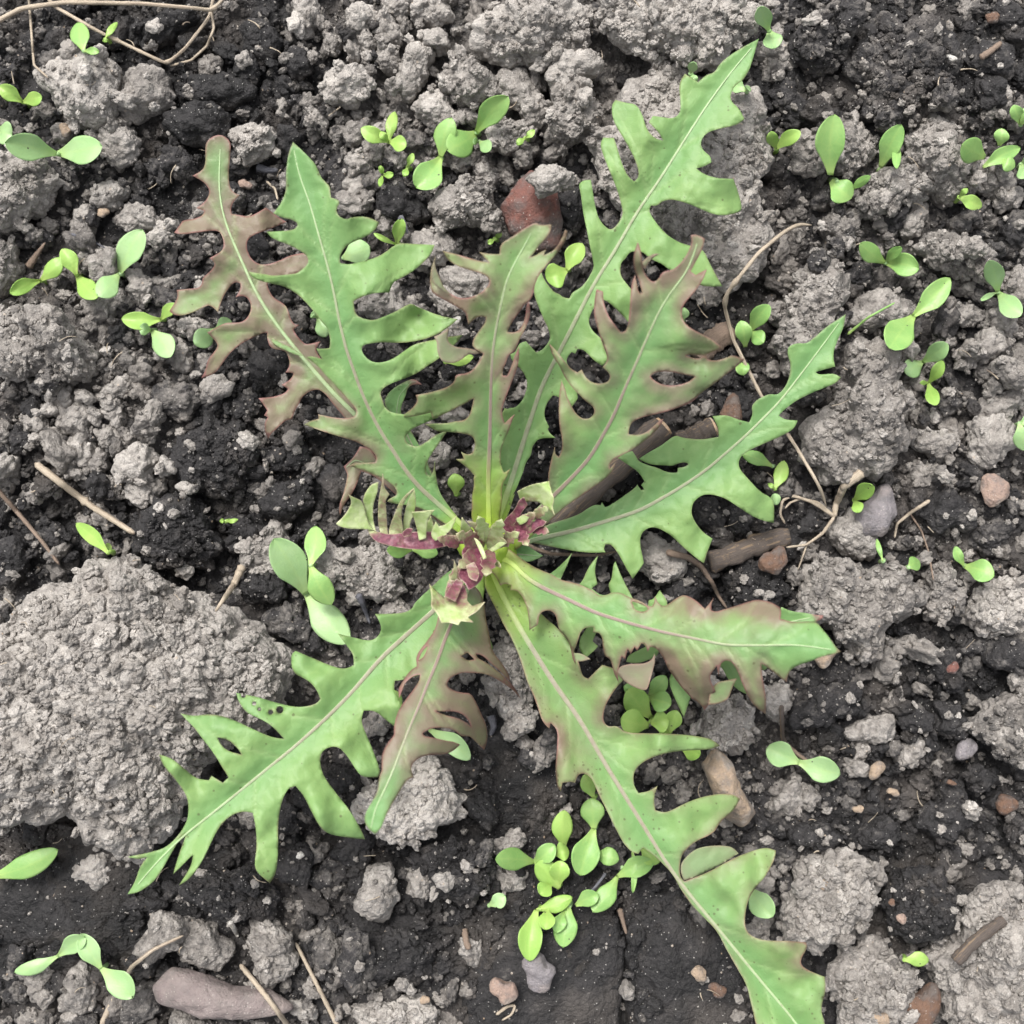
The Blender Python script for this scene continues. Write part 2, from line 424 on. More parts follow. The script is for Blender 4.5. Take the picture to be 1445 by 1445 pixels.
# height map of everything solid, half-millimetre cells, used to rest things on the bed
HM_N = 840; HM_R = 0.21
HM = np.full((HM_N, HM_N), -0.02)
TM = np.full((HM_N, HM_N), 0.3)
def hm_add(v, tone=None):
    i = ((v[:, 0] + HM_R) / (2 * HM_R) * HM_N).astype(int); j = ((v[:, 1] + HM_R) / (2 * HM_R) * HM_N).astype(int)
    ok = (i >= 0) & (j >= 0) & (i < HM_N) & (j < HM_N)
    np.maximum.at(HM, (j[ok], i[ok]), v[ok, 2])
    if tone is not None:
        i, j, z, t = i[ok], j[ok], v[ok, 2], np.asarray(tone)[ok]
        top = z >= HM[j, i] - 1e-6; TM[j[top], i[top]] = t[top]
def hm_fill():
    global HM
    a = np.pad(HM, 1, mode='edge'); b = HM
    for dy in (0, 1, 2):
        for dx in (0, 1, 2):
            b = np.maximum(b, a[dy:dy + HM_N, dx:dx + HM_N] - 0.0002)
    HM = b
def hm(x, y):
    i = np.clip(((np.asarray(x) + HM_R) / (2 * HM_R) * HM_N).astype(int), 0, HM_N - 1)
    j = np.clip(((np.asarray(y) + HM_R) / (2 * HM_R) * HM_N).astype(int), 0, HM_N - 1)
    return HM[j, i]

gv, gf, gt = build_ground()
link('ground', make_mesh('ground', gv, gf, {'tone': gt}, mats=[SOIL]), kind='structure')
hm_add(gv, gt)
HM = np.maximum(HM, -0.016)

# ------------------------------------------------------------------ clods
ICO = {}
def ico(level):
    if level not in ICO:
        bm = bmesh.new(); bmesh.ops.create_icosphere(bm, subdivisions=level, radius=1.0)
        v = np.array([q.co[:] for q in bm.verts]); f = np.array([[q.index for q in t.verts] for t in bm.faces]); bm.free()
        v /= np.linalg.norm(v, axis=1)[:, None]
        ICO[level] = (v, f)
    return ICO[level]

def radial(poly, c, n=180):
    """star-shaped radius of a polygon about c, as a table over the angle"""
    d = []
    for a, b in zip(poly, np.roll(poly, -1, 0)):
        for t in np.linspace(0, 1, 24, endpoint=False): d.append(a + (b - a) * t)
    d = np.array(d) - c
    th = np.arctan2(d[:, 1], d[:, 0]); r = np.hypot(d[:, 0], d[:, 1])
    tab = np.zeros(n); k = ((th + math.pi) / (2 * math.pi) * n).astype(int) % n
    np.maximum.at(tab, k, r)
    idx = np.where(tab > 0)[0]
    tab = np.interp(np.arange(n), np.concatenate([idx - n, idx, idx + n]), np.tile(tab[idx], 3))
    tab = (np.roll(tab, 1) + 2 * tab + np.roll(tab, -1)) / 4
    return tab

def ellipse(x, y, rx, ry, rot=0.0, n=20):
    a = np.linspace(0, 2 * math.pi, n, endpoint=False)
    r = 1 + 0.16 * np.sin(2 * a + x) + 0.10 * np.sin(3 * a + y * 1.3) + 0.07 * np.sin(5 * a + x * 0.7)
    e = np.stack([rx * r * np.cos(a), ry * r * np.sin(a)], -1)
    c, s = math.cos(rot), math.sin(rot)
    return e @ np.array([[c, s], [-s, c]]) + np.array([x, y])

def clod_mesh(poly_px, height, tone, seed, level, sharp=1.0, rough=1.0, mat=None, grain=1.0, zc=None, angular=False):
    """returns centre, local verts, faces, tone attribute"""
    cpx = poly_px.mean(0)
    r_px = math.sqrt(abs(0.5 * np.sum(poly_px[:, 0] * np.roll(poly_px[:, 1], -1) - poly_px[:, 1] * np.roll(poly_px[:, 0], -1))) / math.pi)
    R = r_px * S
    c0 = P(cpx[0], cpx[1], 0)
    g = float(np.median(hm(c0[0] + R * 0.6 * np.cos(np.arange(8)), c0[1] + R * 0.6 * np.sin(np.arange(8)))))
    g = min(max(g, -0.012), 0.002)
    zc = g + 0.0015 + 0.66 * height if zc is None else zc
    poly = P(poly_px[:, 0], poly_px[:, 1], zc)[:, :2]
    c = P(cpx[0], cpx[1], zc)[:2]
    tab = radial(poly, c); n = len(tab)
    v, f = ico(level)
    th = (np.arctan2(v[:, 1], v[:, 0]) + math.pi) / (2 * math.pi) * n
    k = np.floor(th).astype(int) % n; fr = th - np.floor(th)
    r = tab[k] * (1 - fr) + tab[(k + 1) % n] * fr
    rho = np.sqrt(np.clip(1 - v[:, 2] ** 2, 0, 1)) ** (0.75 if grain < 0.5 else 0.92)
    pos = np.stack([v[:, 0], v[:, 1], 0 * v[:, 0]], -1)
    ln = np.maximum(np.hypot(v[:, 0], v[:, 1]), 1e-6)[:, None]
    pos = pos / ln * (r * rho)[:, None]
    pos[:, 2] = height * np.sign(v[:, 2]) * np.abs(v[:, 2]) ** 0.9 * np.where(v[:, 2] > 0, 1.0, 0.8)
    nrm = v / np.array([R, R, height]); nrm /= np.linalg.norm(nrm, axis=1)[:, None]
    wp = pos + np.array([*c, zc]) + seed * 0.37
    amp = min(R, 0.02)
    disp = amp * 0.20 * rough * fbm(wp / (R * 0.85), seed, 3)
    if angular:
        rg = np.random.default_rng(seed)
        pn = rg.normal(size=(16, 3)); pn /= np.linalg.norm(pn, axis=1)[:, None]
        pd = rg.uniform(0.80, 0.97, 16)
        q = np.maximum(v @ pn.T, 1e-3); sc = pd[None, :] / q
        k_ = -np.log(np.exp(-sc * 26).sum(1) + math.exp(-26.0)) / 26
        pos = pos * np.clip(k_, 0.6, 1.0)[:, None] * 1.06
        disp = disp * 0.22 + amp * 0.02 * fbm(wp / (R * 0.2), seed + 7, 3)
    else:
        wq = wp + 0.0006 * np.stack([vnoise(wp / 0.0035, 31), vnoise(wp / 0.0035, 32), vnoise(wp / 0.0035, 33)], -1)
        c1 = max(0.0024, min(0.0062, R * 0.42))
        disp = disp + grain * (c1 * 0.44 * (crumb_relief(wq, c1, seed + 40) - 0.5))
        if R > 0.011:
            c0_ = min(0.011, R * 0.55); disp = disp + grain * c0_ * 0.26 * (crumb_relief(wq, c0_, seed + 20) - 0.5)
        if level >= 5:
            c2 = max(0.0013, c1 * 0.40)
            disp = disp + grain * (c2 * (0.28 if R > 0.02 else 0.46) * (crumb_relief(wq, c2, seed + 60) - 0.5))
        if level >= 6:
            disp = disp + grain * 0.00035 * fbm(wp / 0.0011, seed + 80, 2)
    pos = pos + nrm * disp[:, None]
    tn = tone + 0.10 * fbm(wp / (R * 0.7), seed + 90, 2) + 0.05 * vnoise(wp / 0.002, seed + 5)
    return np.array([*c, zc]), pos, f, tn

CLOD_COUNT = [0]
def add_clod(poly, tone, h=None, label=None, group=None, name='soil_clod', cat='clod', mat=None, level=None, **kw):
    area = abs(0.5 * np.sum(poly[:, 0] * np.roll(poly[:, 1], -1) - poly[:, 1] * np.roll(poly[:, 0], -1)))
    R = math.sqrt(area / math.pi) * S
    if h is None: h = 0.82 * R + 0.0012
    if level is None: level = 8 if R > 0.03 else 6 if R > 0.0080 else 5 if R > 0.0034 else 4
    CLOD_COUNT[0] += 1
    c, v, f, tn = clod_mesh(poly, h, tone, CLOD_COUNT[0] + 3, level, **kw)
    hm_add(v + c, tn)
    return link(name, make_mesh(name, v, f, {'tone': tn}, mats=[mat or SOIL]), loc=c, label=label, cat=cat, group=group)

BIG = [
 ('0,870 40,835 110,810 130,788 190,790 230,815 290,855 340,890 385,920 395,965 385,1010 340,1040 290,1080 270,1130 215,1195 190,1205 150,1185 120,1150 60,1140 20,1165 -30,1160 -40,1000 -30,900', .66, .026, 'very large pale grey clod, the biggest on the bed, beneath the drooping lettuce leaf tip'),
 ('62,110 85,90 115,75 150,85 166,105 165,150 160,175 130,187 100,178 75,150', .74, .011, 'smooth rounded grey clod below the tangled dry stem'),
 ('-20,230 30,222 65,230 75,260 60,300 30,318 0,330 -25,300', .64, .010, 'pale knobbly clod under the broad pair of seed leaves'),
 ('-20,335 25,345 30,390 10,420 -20,420', .55, .008, 'flat grey clod beside the pair of lime seedlings'),
 ('-20,440 30,430 80,440 120,470 135,505 120,535 70,530 20,525 -20,510', .58, .010, 'wide mid grey clod below the small lime seedlings'),
 ('200,740 225,710 270,700 305,725 315,765 300,800 255,812 215,800 195,775', .13, .011, 'large black moist clod above the biggest pale clod'),
 ('255,615 300,590 340,600 355,640 345,690 320,705 270,695 250,650', .17, .009, 'dark lumpy clod touching the black moist clod'),
 ('345,770 375,755 385,730 405,750 410,790 395,815 360,805 342,795', .66, .008, 'upright pale clod beside the large double seedling'),
 ('480,790 505,770 535,770 560,800 572,830 550,848 510,845 488,835 470,815', .68, .008, 'pale angular clod under the curled purple heart leaf'),
 ('668,50 690,25 740,8 800,5 832,25 825,50 800,75 760,92 720,88 685,75', .72, .012, 'large pale craggy clod beyond the brick fragment'),
 ('845,0 900,-20 1000,-20 1060,0 1055,50 1020,90 960,108 925,95 890,70 855,40', .76, .013, 'large pale brownish clod at the back next to the longest leaf tip'),
 ('870,180 900,115 950,98 1010,115 1065,130 1085,190 1100,225 1080,270 1085,320 1050,380 1010,400 940,390 880,330 840,270 835,210', .66, .013, 'large granular grey clod directly under the longest lettuce leaf'),
 ('765,165 785,145 775,120 810,115 825,135 850,155 845,190 800,210 770,195', .64, .010, 'three lobed grey clod between brick fragment and long leaf'),
 ('600,300 640,265 660,258 690,275 703,310 690,325 650,322 620,328', .60, .009, 'knobbly grey clod close beside the brick fragment'),
 ('622,110 645,75 670,85 705,120 690,140 660,152 635,145', .64, .008, 'pale pointed clod above the pair of bright seedlings'),
 ('447,135 470,100 510,92 522,115 505,150 470,152', .80, .007, 'palest smooth edged clod with a flat face'),
 ('325,190 350,175 385,178 400,195 390,215 350,235 335,220', .72, .007, 'pale rough clod beside the square reddish leaf tip'),
 ('688,190 705,165 730,170 750,185 735,205 715,220 690,210', .70, .0065, 'pitted pale clod beside a tiny thin seed leaf'),
 ('1095,440 1115,400 1150,370 1180,385 1190,420 1170,480 1150,520 1110,530 1090,490', .56, .012, 'tall grey clod beside the bent dry grass stem'),
 ('1150,600 1190,540 1195,490 1230,475 1255,500 1255,550 1270,590 1280,615 1260,640 1225,675 1170,670 1140,640', .55, .014, 'largest grey clod beside the pointed tip of the sideways leaf'),
 ('1120,835 1140,800 1145,775 1175,790 1215,800 1270,790 1290,830 1290,860 1245,890 1240,920 1220,942 1200,930 1170,880 1130,870', .56, .012, 'granular grey clod in front of the curled leaf tip'),
 ('1300,810 1320,790 1345,800 1350,850 1335,880 1305,870', .54, .008, 'grey clod beside the seedling with one spotted seed leaf'),
 ('1360,870 1375,830 1420,810 1470,820 1470,890 1400,900', .72, .009, 'pale clod pitted with holes at the bed edge'),
 ('1270,230 1280,180 1310,160 1335,175 1345,210 1375,230 1370,270 1340,285 1300,270', .62, .012, 'tall pale grey clod beside the folded seed leaf'),
 ('1205,290 1235,250 1280,235 1315,250 1300,280 1260,300 1225,310', .64, .009, 'elongated pale clod leaning on a taller grey clod'),
 ('1140,205 1160,170 1200,165 1230,190 1235,225 1200,250 1160,240', .56, .008, 'grey clod behind the tallest single seed leaf'),
 ('1150,325 1175,300 1200,300 1215,325 1205,350 1175,362', .42, .008, 'brownish rounded clod next to the curved end of the dry stem'),
 ('1285,350 1310,325 1350,340 1400,350 1395,375 1360,400 1320,385', .54, .007, 'low grey clod beside a three leaved seedling'),
 ('1190,100 1240,35 1310,25 1360,80 1340,140 1270,180 1215,170', .30, .010, 'broad dark grey clod across from the longest leaf tip'),
 ('1120,55 1150,15 1190,10 1200,50 1195,90 1150,110 1120,90', .30, .009, 'dark upright clod beside a seedling at the back'),
 ('1360,1030 1395,985 1450,970 1480,1010 1470,1075 1410,1070', .44, .009, 'dark grey clod above the rusty pebble'),
 ('1105,1260 1125,1220 1170,1195 1215,1205 1232,1235 1220,1280 1190,1310 1150,1340 1115,1320 1100,1290', .64, .011, 'large warm grey clod beside the leaf that leaves the bed'),
 ('1170,1380 1190,1335 1240,1320 1280,1350 1290,1400 1270,1440 1230,1470 1180,1460', .60, .010, 'lumpy grey clod touching the rough rusty stone'),
 ('1305,1350 1350,1310 1355,1260 1420,1250 1480,1270 1490,1460 1400,1480 1340,1460 1330,1400', .64, .012, 'very broad brownish grey clod with a twig lying on it'),
 ('990,1000 1020,985 1060,995 1065,1030 1045,1062 1010,1055 985,1030', .70, .008, 'pale gritty clod beside the tan stone block'),
 ('505,1120 520,1100 590,1070 630,1090 655,1125 640,1150 600,1170 570,1195 530,1180 510,1150', .86, .010, 'nearly white gritty clod under the blurred purple leaf tip'),
 ('680,960 700,910 735,900 757,950 745,1000 712,1010', .66, .010, 'pale clod between the two lower lettuce leaves'),
 ('1245,1260 1270,1225 1320,1225 1350,1260 1345,1310 1300,1330 1260,1310', .15, .009, 'black moist clod with two orange pebbles'),
 ('500,1425 540,1403 590,1410 620,1440 600,1480 510,1480', .74, .008, 'pale crusted clod at the front beside dark flat soil'),
 ('690,1020 780,1010 812,1090 800,1170 740,1190 690,1170 665,1100', .10, .0035, 'smooth flat slab of black moist soil between the lower leaves'),
 ('650,1340 720,1310 800,1300 868,1290 878,1330 872,1400 878,1480 660,1490', .12, .004, 'flat black soil slab bearing the pink pebble'),
 ('892,1290 950,1250 1030,1330 1055,1400 1060,1470 905,1490 894,1400', .12, .004, 'flat black soil slab split off by a crack'),
 ('-10,1225 60,1200 130,1260 170,1290 160,1330 60,1345 -20,1330', .07, .005, 'flat black soil slab beside the arching seedling pair'),
 ('1020,820 1050,785 1090,795 1108,830 1085,860 1040,865', .12, .008, 'black crumbly clod below the short stick'),
 ('250,1250 300,1225 370,1235 400,1260 380,1300 300,1295', .18, .007, 'dark clod below the drooping leaf tip'),
 ('600,1200 640,1180 690,1195 700,1240 660,1275 610,1260', .17, .007, 'dark pitted clod beside the seedling cluster'),
]
for i, (txt, tn, h, lab) in enumerate(BIG):
    add_clod(F(txt), tn + (0.10 if tn > 0.4 else 0), h, lab, 'large soil clods', grain=0.45 if 'slab' in lab else (0.6 if 'smooth' in lab else 1.0), rough=0.4 if 'slab' in lab else 1.0)

MED = ('205,135,38,30,.5 170,205,24,30,.62 155,277,26,18,.6 118,318,17,22,.55 197,310,22,20,.55 230,332,22,14,.68 140,370,17,17,.66 27,90,14,16,.2 '
 '140,436,20,22,.55 175,422,15,13,.55 200,408,26,16,.55 272,463,20,15,.62 75,462,30,22,.5 432,20,22,18,.58 432,44,14,10,.66 445,165,16,18,.6 400,152,9,13,.6 '
 '230,240,20,18,.26 252,232,22,22,.26 285,178,34,28,.15 310,132,36,28,.12 235,40,34,20,.15 130,58,28,18,.15 370,60,30,24,.16 420,90,24,18,.22 350,100,20,16,.15 '
 '507,32,24,20,.68 513,62,18,15,.6 563,8,22,16,.64 546,45,20,18,.56 613,20,24,18,.58 616,61,18,13,.62 546,82,16,20,.6 583,100,24,32,.6 561,122,14,12,.6 '
 '614,155,28,19,.7 655,165,16,10,.56 728,130,30,28,.56 752,157,20,18,.52 806,98,34,24,.64 527,212,20,18,.52 508,233,20,16,.52 560,226,16,16,.58 505,263,17,22,.66 '
 '646,225,20,13,.62 684,252,16,18,.52 739,220,18,14,.5 565,290,34,24,.12 605,350,32,26,.56 546,318,14,18,.52 540,430,30,28,.56 662,400,30,25,.56 635,428,24,20,.6 805,300,20,30,.14 '
 '640,470,18,16,.56 585,440,16,18,.5 540,505,24,14,.2 610,640,22,26,.6 590,600,20,12,.6 640,585,24,14,.62 560,620,18,14,.6 '
 '1045,32,26,22,.58 1095,77,24,20,.56 1090,98,15,18,.52 1197,25,18,26,.32 1125,160,24,24,.2 1105,135,20,18,.28 1145,215,24,30,.46 1207,390,20,18,.28 1155,372,14,14,.35 '
 '1240,440,34,28,.5 1285,312,24,18,.58 1365,352,22,15,.54 1367,405,18,14,.54 1360,445,20,16,.54 1400,255,28,24,.58 1423,280,18,18,.54 1367,308,24,16,.42 1405,150,18,22,.54 '
 '1422,163,10,14,.62 998,413,22,15,.54 1390,385,20,14,.54 1430,400,18,18,.52 1413,458,24,20,.5 1430,330,22,24,.3 1395,90,30,26,.3 1420,30,26,22,.3 1260,210,18,14,.4 '
 '163,487,16,14,.54 163,517,14,13,.58 196,510,16,14,.54 256,506,18,20,.5 166,550,24,14,.62 200,540,13,13,.58 252,563,30,26,.42 212,590,18,22,.46 349,571,18,22,.34 305,570,14,17,.25 '
 '163,583,15,18,.58 111,593,26,20,.58 51,595,18,16,.58 120,561,12,10,.58 93,560,13,12,.54 78,623,15,16,.54 113,634,18,22,.62 156,616,20,14,.58 176,626,14,12,.58 193,656,32,24,.66 '
 '156,688,17,13,.62 206,693,28,16,.62 234,659,12,13,.66 266,689,12,8,.62 10,666,18,20,.54 53,693,18,14,.58 106,666,20,12,.54 143,653,14,14,.46 30,620,18,16,.28 73,540,20,14,.38 '
 '345,746,28,14,.2 442,660,13,13,.46 392,646,20,18,.24 419,643,22,16,.24 405,706,30,26,.14 372,826,26,26,.2 465,792,20,22,.6 409,880,30,25,.38 76,762,20,22,.2 16,790,26,28,.2 440,560,20,18,.2 '
 '380,520,26,24,.24 400,500,20,20,.24 450,600,18,14,.2 500,560,18,14,.24 '
 '1144,561,18,12,.36 1320,626,28,20,.56 1302,668,17,18,.5 1327,666,8,9,.46 1369,666,18,15,.3 1410,573,24,20,.5 1392,620,34,32,.58 1403,530,22,18,.46 1367,500,20,18,.52 1392,488,26,20,.52 '
 '1427,525,22,20,.46 1207,752,28,32,.56 1194,706,14,16,.36 1000,725,20,22,.28 1041,732,26,18,.32 1141,739,26,16,.2 978,822,18,20,.2 1334,726,32,30,.28 1397,756,26,22,.36 1284,765,20,10,.52 '
 '1427,922,28,30,.28 1330,938,24,20,.2 1277,912,20,16,.52 1250,935,20,24,.46 1377,912,22,18,.36 930,790,34,30,.58 880,770,30,20,.5 960,840,26,20,.16 840,790,20,20,.4 '
 '133,1226,23,23,.66 229,1324,32,28,.46 289,1330,32,30,.46 382,1340,34,36,.48 465,1340,20,28,.42 113,1397,26,30,.46 61,1384,24,18,.5 50,1437,22,14,.46 199,1413,26,28,.42 428,1423,18,12,.62 '
 '269,1447,35,14,.46 445,1200,15,15,.46 415,1221,24,26,.2 345,1241,18,14,.24 415,1190,14,12,.15 462,1231,24,20,.36 169,1241,16,10,.2 400,1150,26,22,.18 440,1120,24,26,.16 480,1100,20,18,.2 '
 '530,1021,14,22,.56 732,1020,24,18,.52 746,1071,13,15,.28 741,1046,13,9,.5 769,1061,14,28,.46 776,1041,10,13,.36 689,1075,8,8,.36 533,1257,28,30,.54 590,1241,20,18,.62 719,1188,20,13,.5 '
 '719,1241,22,18,.6 683,1204,12,16,.42 666,1337,16,18,.54 636,1290,18,16,.2 560,1347,44,38,.2 500,1197,28,24,.2 500,1357,24,34,.32 726,1284,20,14,.28 885,1397,10,10,.5 '
 '1227,1028,30,20,.56 1210,1061,14,18,.52 1284,1061,19,20,.54 1317,1081,9,9,.54 1260,990,13,17,.54 1108,1121,17,30,.54 1138,1124,12,18,.5 1108,1207,14,16,.42 1111,1247,13,13,.36 1071,1307,20,18,.54 '
 '1290,1015,20,20,.24 1164,995,46,26,.24 1337,1015,22,22,.24 1330,1158,34,26,.24 1151,1178,30,20,.24 1240,1178,24,20,.2 1090,985,28,22,.6 860,1010,22,18,.4 '
 '1100,770,24,22,.2 1160,640,22,20,.2 620,560,20,20,.3 830,600,18,16,.25 790,560,14,16,.3 870,560,22,18,.5 600,850,24,18,.4 560,860,20,14,.55 440,900,18,16,.3 1180,450,16,14,.4 '
 '470,60,16,14,.5 480,190,14,12,.5 330,290,16,14,.4 390,300,14,12,.5 420,350,18,14,.5 100,250,14,12,.4 60,340,14,12,.3 350,640,16,14,.2 1250,170,16,14,.4 1330,140,18,14,.4 1160,280,14,14,.4 1250,330,14,12,.4 1180,350,12,12,.3 1330,480,16,14,.5 1270,480,14,14,.4 1340,570,16,14,.4 1300,590,14,12,.5 1250,690,14,14,.4 1150,900,16,14,.3 1380,1100,14,12,.3 1200,1110,14,12,.4 1440,1170,18,16,.3 ')
LAND = [tuple(r.split(':')) for r in (
 '118,150:smooth rounded clod|30,270:knobbly clod under the broad seed leaves|75,217:broadest pair of seed leaves|140,390:three lime seedlings|120,705:thick split straw|40,745:brown curved straw|'
 '30,485:wide mid grey clod|255,755:black moist clod|150,1000:biggest clod|440,830:largest seedling|375,775:upright pale clod|520,810:angular clod under the heart leaf|'
 '200,40:tangled dry stalks|300,230:square russet leaf tip|300,440:russet leaf|415,250:broad green leaf tip|540,400:broad green leaf|484,122:palest smooth edged clod|360,205:pale rough clod by the russet tip|'
 '745,50:large craggy clod|950,40:large brownish clod|960,250:large granular clod|750,300:brick fragment|650,200:two bright seedlings|540,195:seedling with true leaves|720,190:pitted clod|'
 '660,115:pointed pale clod|810,165:three lobed clod|650,300:knobbly clod by the brick|720,380:centre leaf tip|800,380:seedling by the centre leaf|1085,40:seedling above the longest leaf tip|1270,100:broad dark clod|'
 '1160,60:dark upright clod|1180,220:tallest single seed leaf|1255,210:folded seed leaf|1320,230:tall pale grey clod|1400,215:bushy seedling|1260,365:three leaved seedling|1300,440:S shaped seedling|'
 '1415,410:fork shaped seedling|1140,450:tall clod by the bent stalk|1215,600:largest grey clod|1310,530:narrow lime seedling|1060,470:four leaved seedling|1100,340:bent dry stalk|1390,690:glossy tan pebble|'
 '1235,730:blue grey stone|1160,720:withered root crown|1055,775:short weathered stick|1205,860:granular clod by the curled leaf tip|1375,800:seedling with a spotted leaf|1430,860:pitted clod at the edge|'
 '850,690:thick dark stick|980,610:bright cut stick end|1060,590:sideways leaf|920,800:sideways leaf lobe|1020,900:curled leaf|1135,1075:well lit seedling|1030,1110:tan stone block|1418,1133:flat rusty pebble|'
 '1430,1020:dark grey clod by the rusty pebble|1300,1280:black clod with orange pebbles|1165,1270:warm grey clod|1230,1390:lumpy clod by the rusty stone|1400,1370:very broad clod|1020,1025:pale gritty clod|'
 '720,960:clod between the lower leaves|740,1100:smooth black slab|800,1250:seedling cluster|770,1380:grey pink pebble|930,1380:soil crack|580,1130:nearly white clod|600,1000:arched purple leaf|400,1080:leaf with insect holes|'
 '200,1250:drooping leaf tip|120,1340:arching seedling|320,1405:mauve stone|440,1395:cut straws|330,1310:white chip|30,1210:seed leaf at the bed edge|560,1440:crusted clod|650,1225:dark pitted clod|850,1060:freckled leaf|'
 '930,1000:plump seedling|1400,930:dark crumbs by the pitted clod|480,640:brownish old leaf|620,600:gaps of the broad green leaf').split('|')]
LAND = [(*map(float, a.split(',')), b) for a, b in LAND]
def small_clod_label(x, y, r, tn, full=False):
    near = sorted((math.hypot(x - a, y - b), c) for a, b, c in LAND)
    (d, nm), (d2, nm2) = near[0], near[1]
    size = 'tiny' if r < 14 else 'small' if r < 19 else 'middling' if r < 25 else 'sizeable'
    shade = 'black' if tn < .22 else 'dark' if tn < .36 else 'grey' if tn < .5 else 'pale grey' if tn < .6 else 'whitish'
    lab = f"{size} {shade} soil clod {'right beside' if d < 45 else 'near'} the {nm}"
    two = f"{size} {shade} soil clod between the {nm} and {nm2}"
    return two if full and len(two.split()) <= 16 else lab
med_rng = random.Random(3)
MEDL = [tuple(float(v) for v in r.split(',')) for r in MED.split()]
BASE = [small_clod_label(x, y, math.sqrt(rx * ry), tn) for x, y, rx, ry, tn in MEDL]
for (x, y, rx, ry, tn), base in zip(MEDL, BASE):
    pale = tn > 0.42
    add_clod(ellipse(x, y, rx * 1.12, ry * 1.12, med_rng.uniform(-.5, .5)), tn + (0.17 if pale else -0.01), None,
             small_clod_label(x, y, math.sqrt(rx * ry), tn, BASE.count(base) > 1), 'small soil clods')
hm_fill()

# ------------------------------------------------------------------ crumbs: too many to count
def crumb_templates(n=14):
    out = []
    v, f = ico(4)
    for k in range(n):
        a = v * np.array([1.0, 0.78 + 0.3 * ((k * 37) % 10) / 10, 0.72])
        d = 1 + 0.36 * fbm(v * 1.25 + k * 7.7, 200 + k, 2) + 0.34 * (crumb_relief(v + 10 + k, 0.62, 210 + k) - 0.55) + 0.05 * fbm(v * 6 + k, 240 + k, 2)
        me = make_mesh('crumb_shape', a * d[:, None], f, mats=[SOIL_CRUMB])
        out.append(bpy.data.objects.new('crumb_shape', me))
    return out

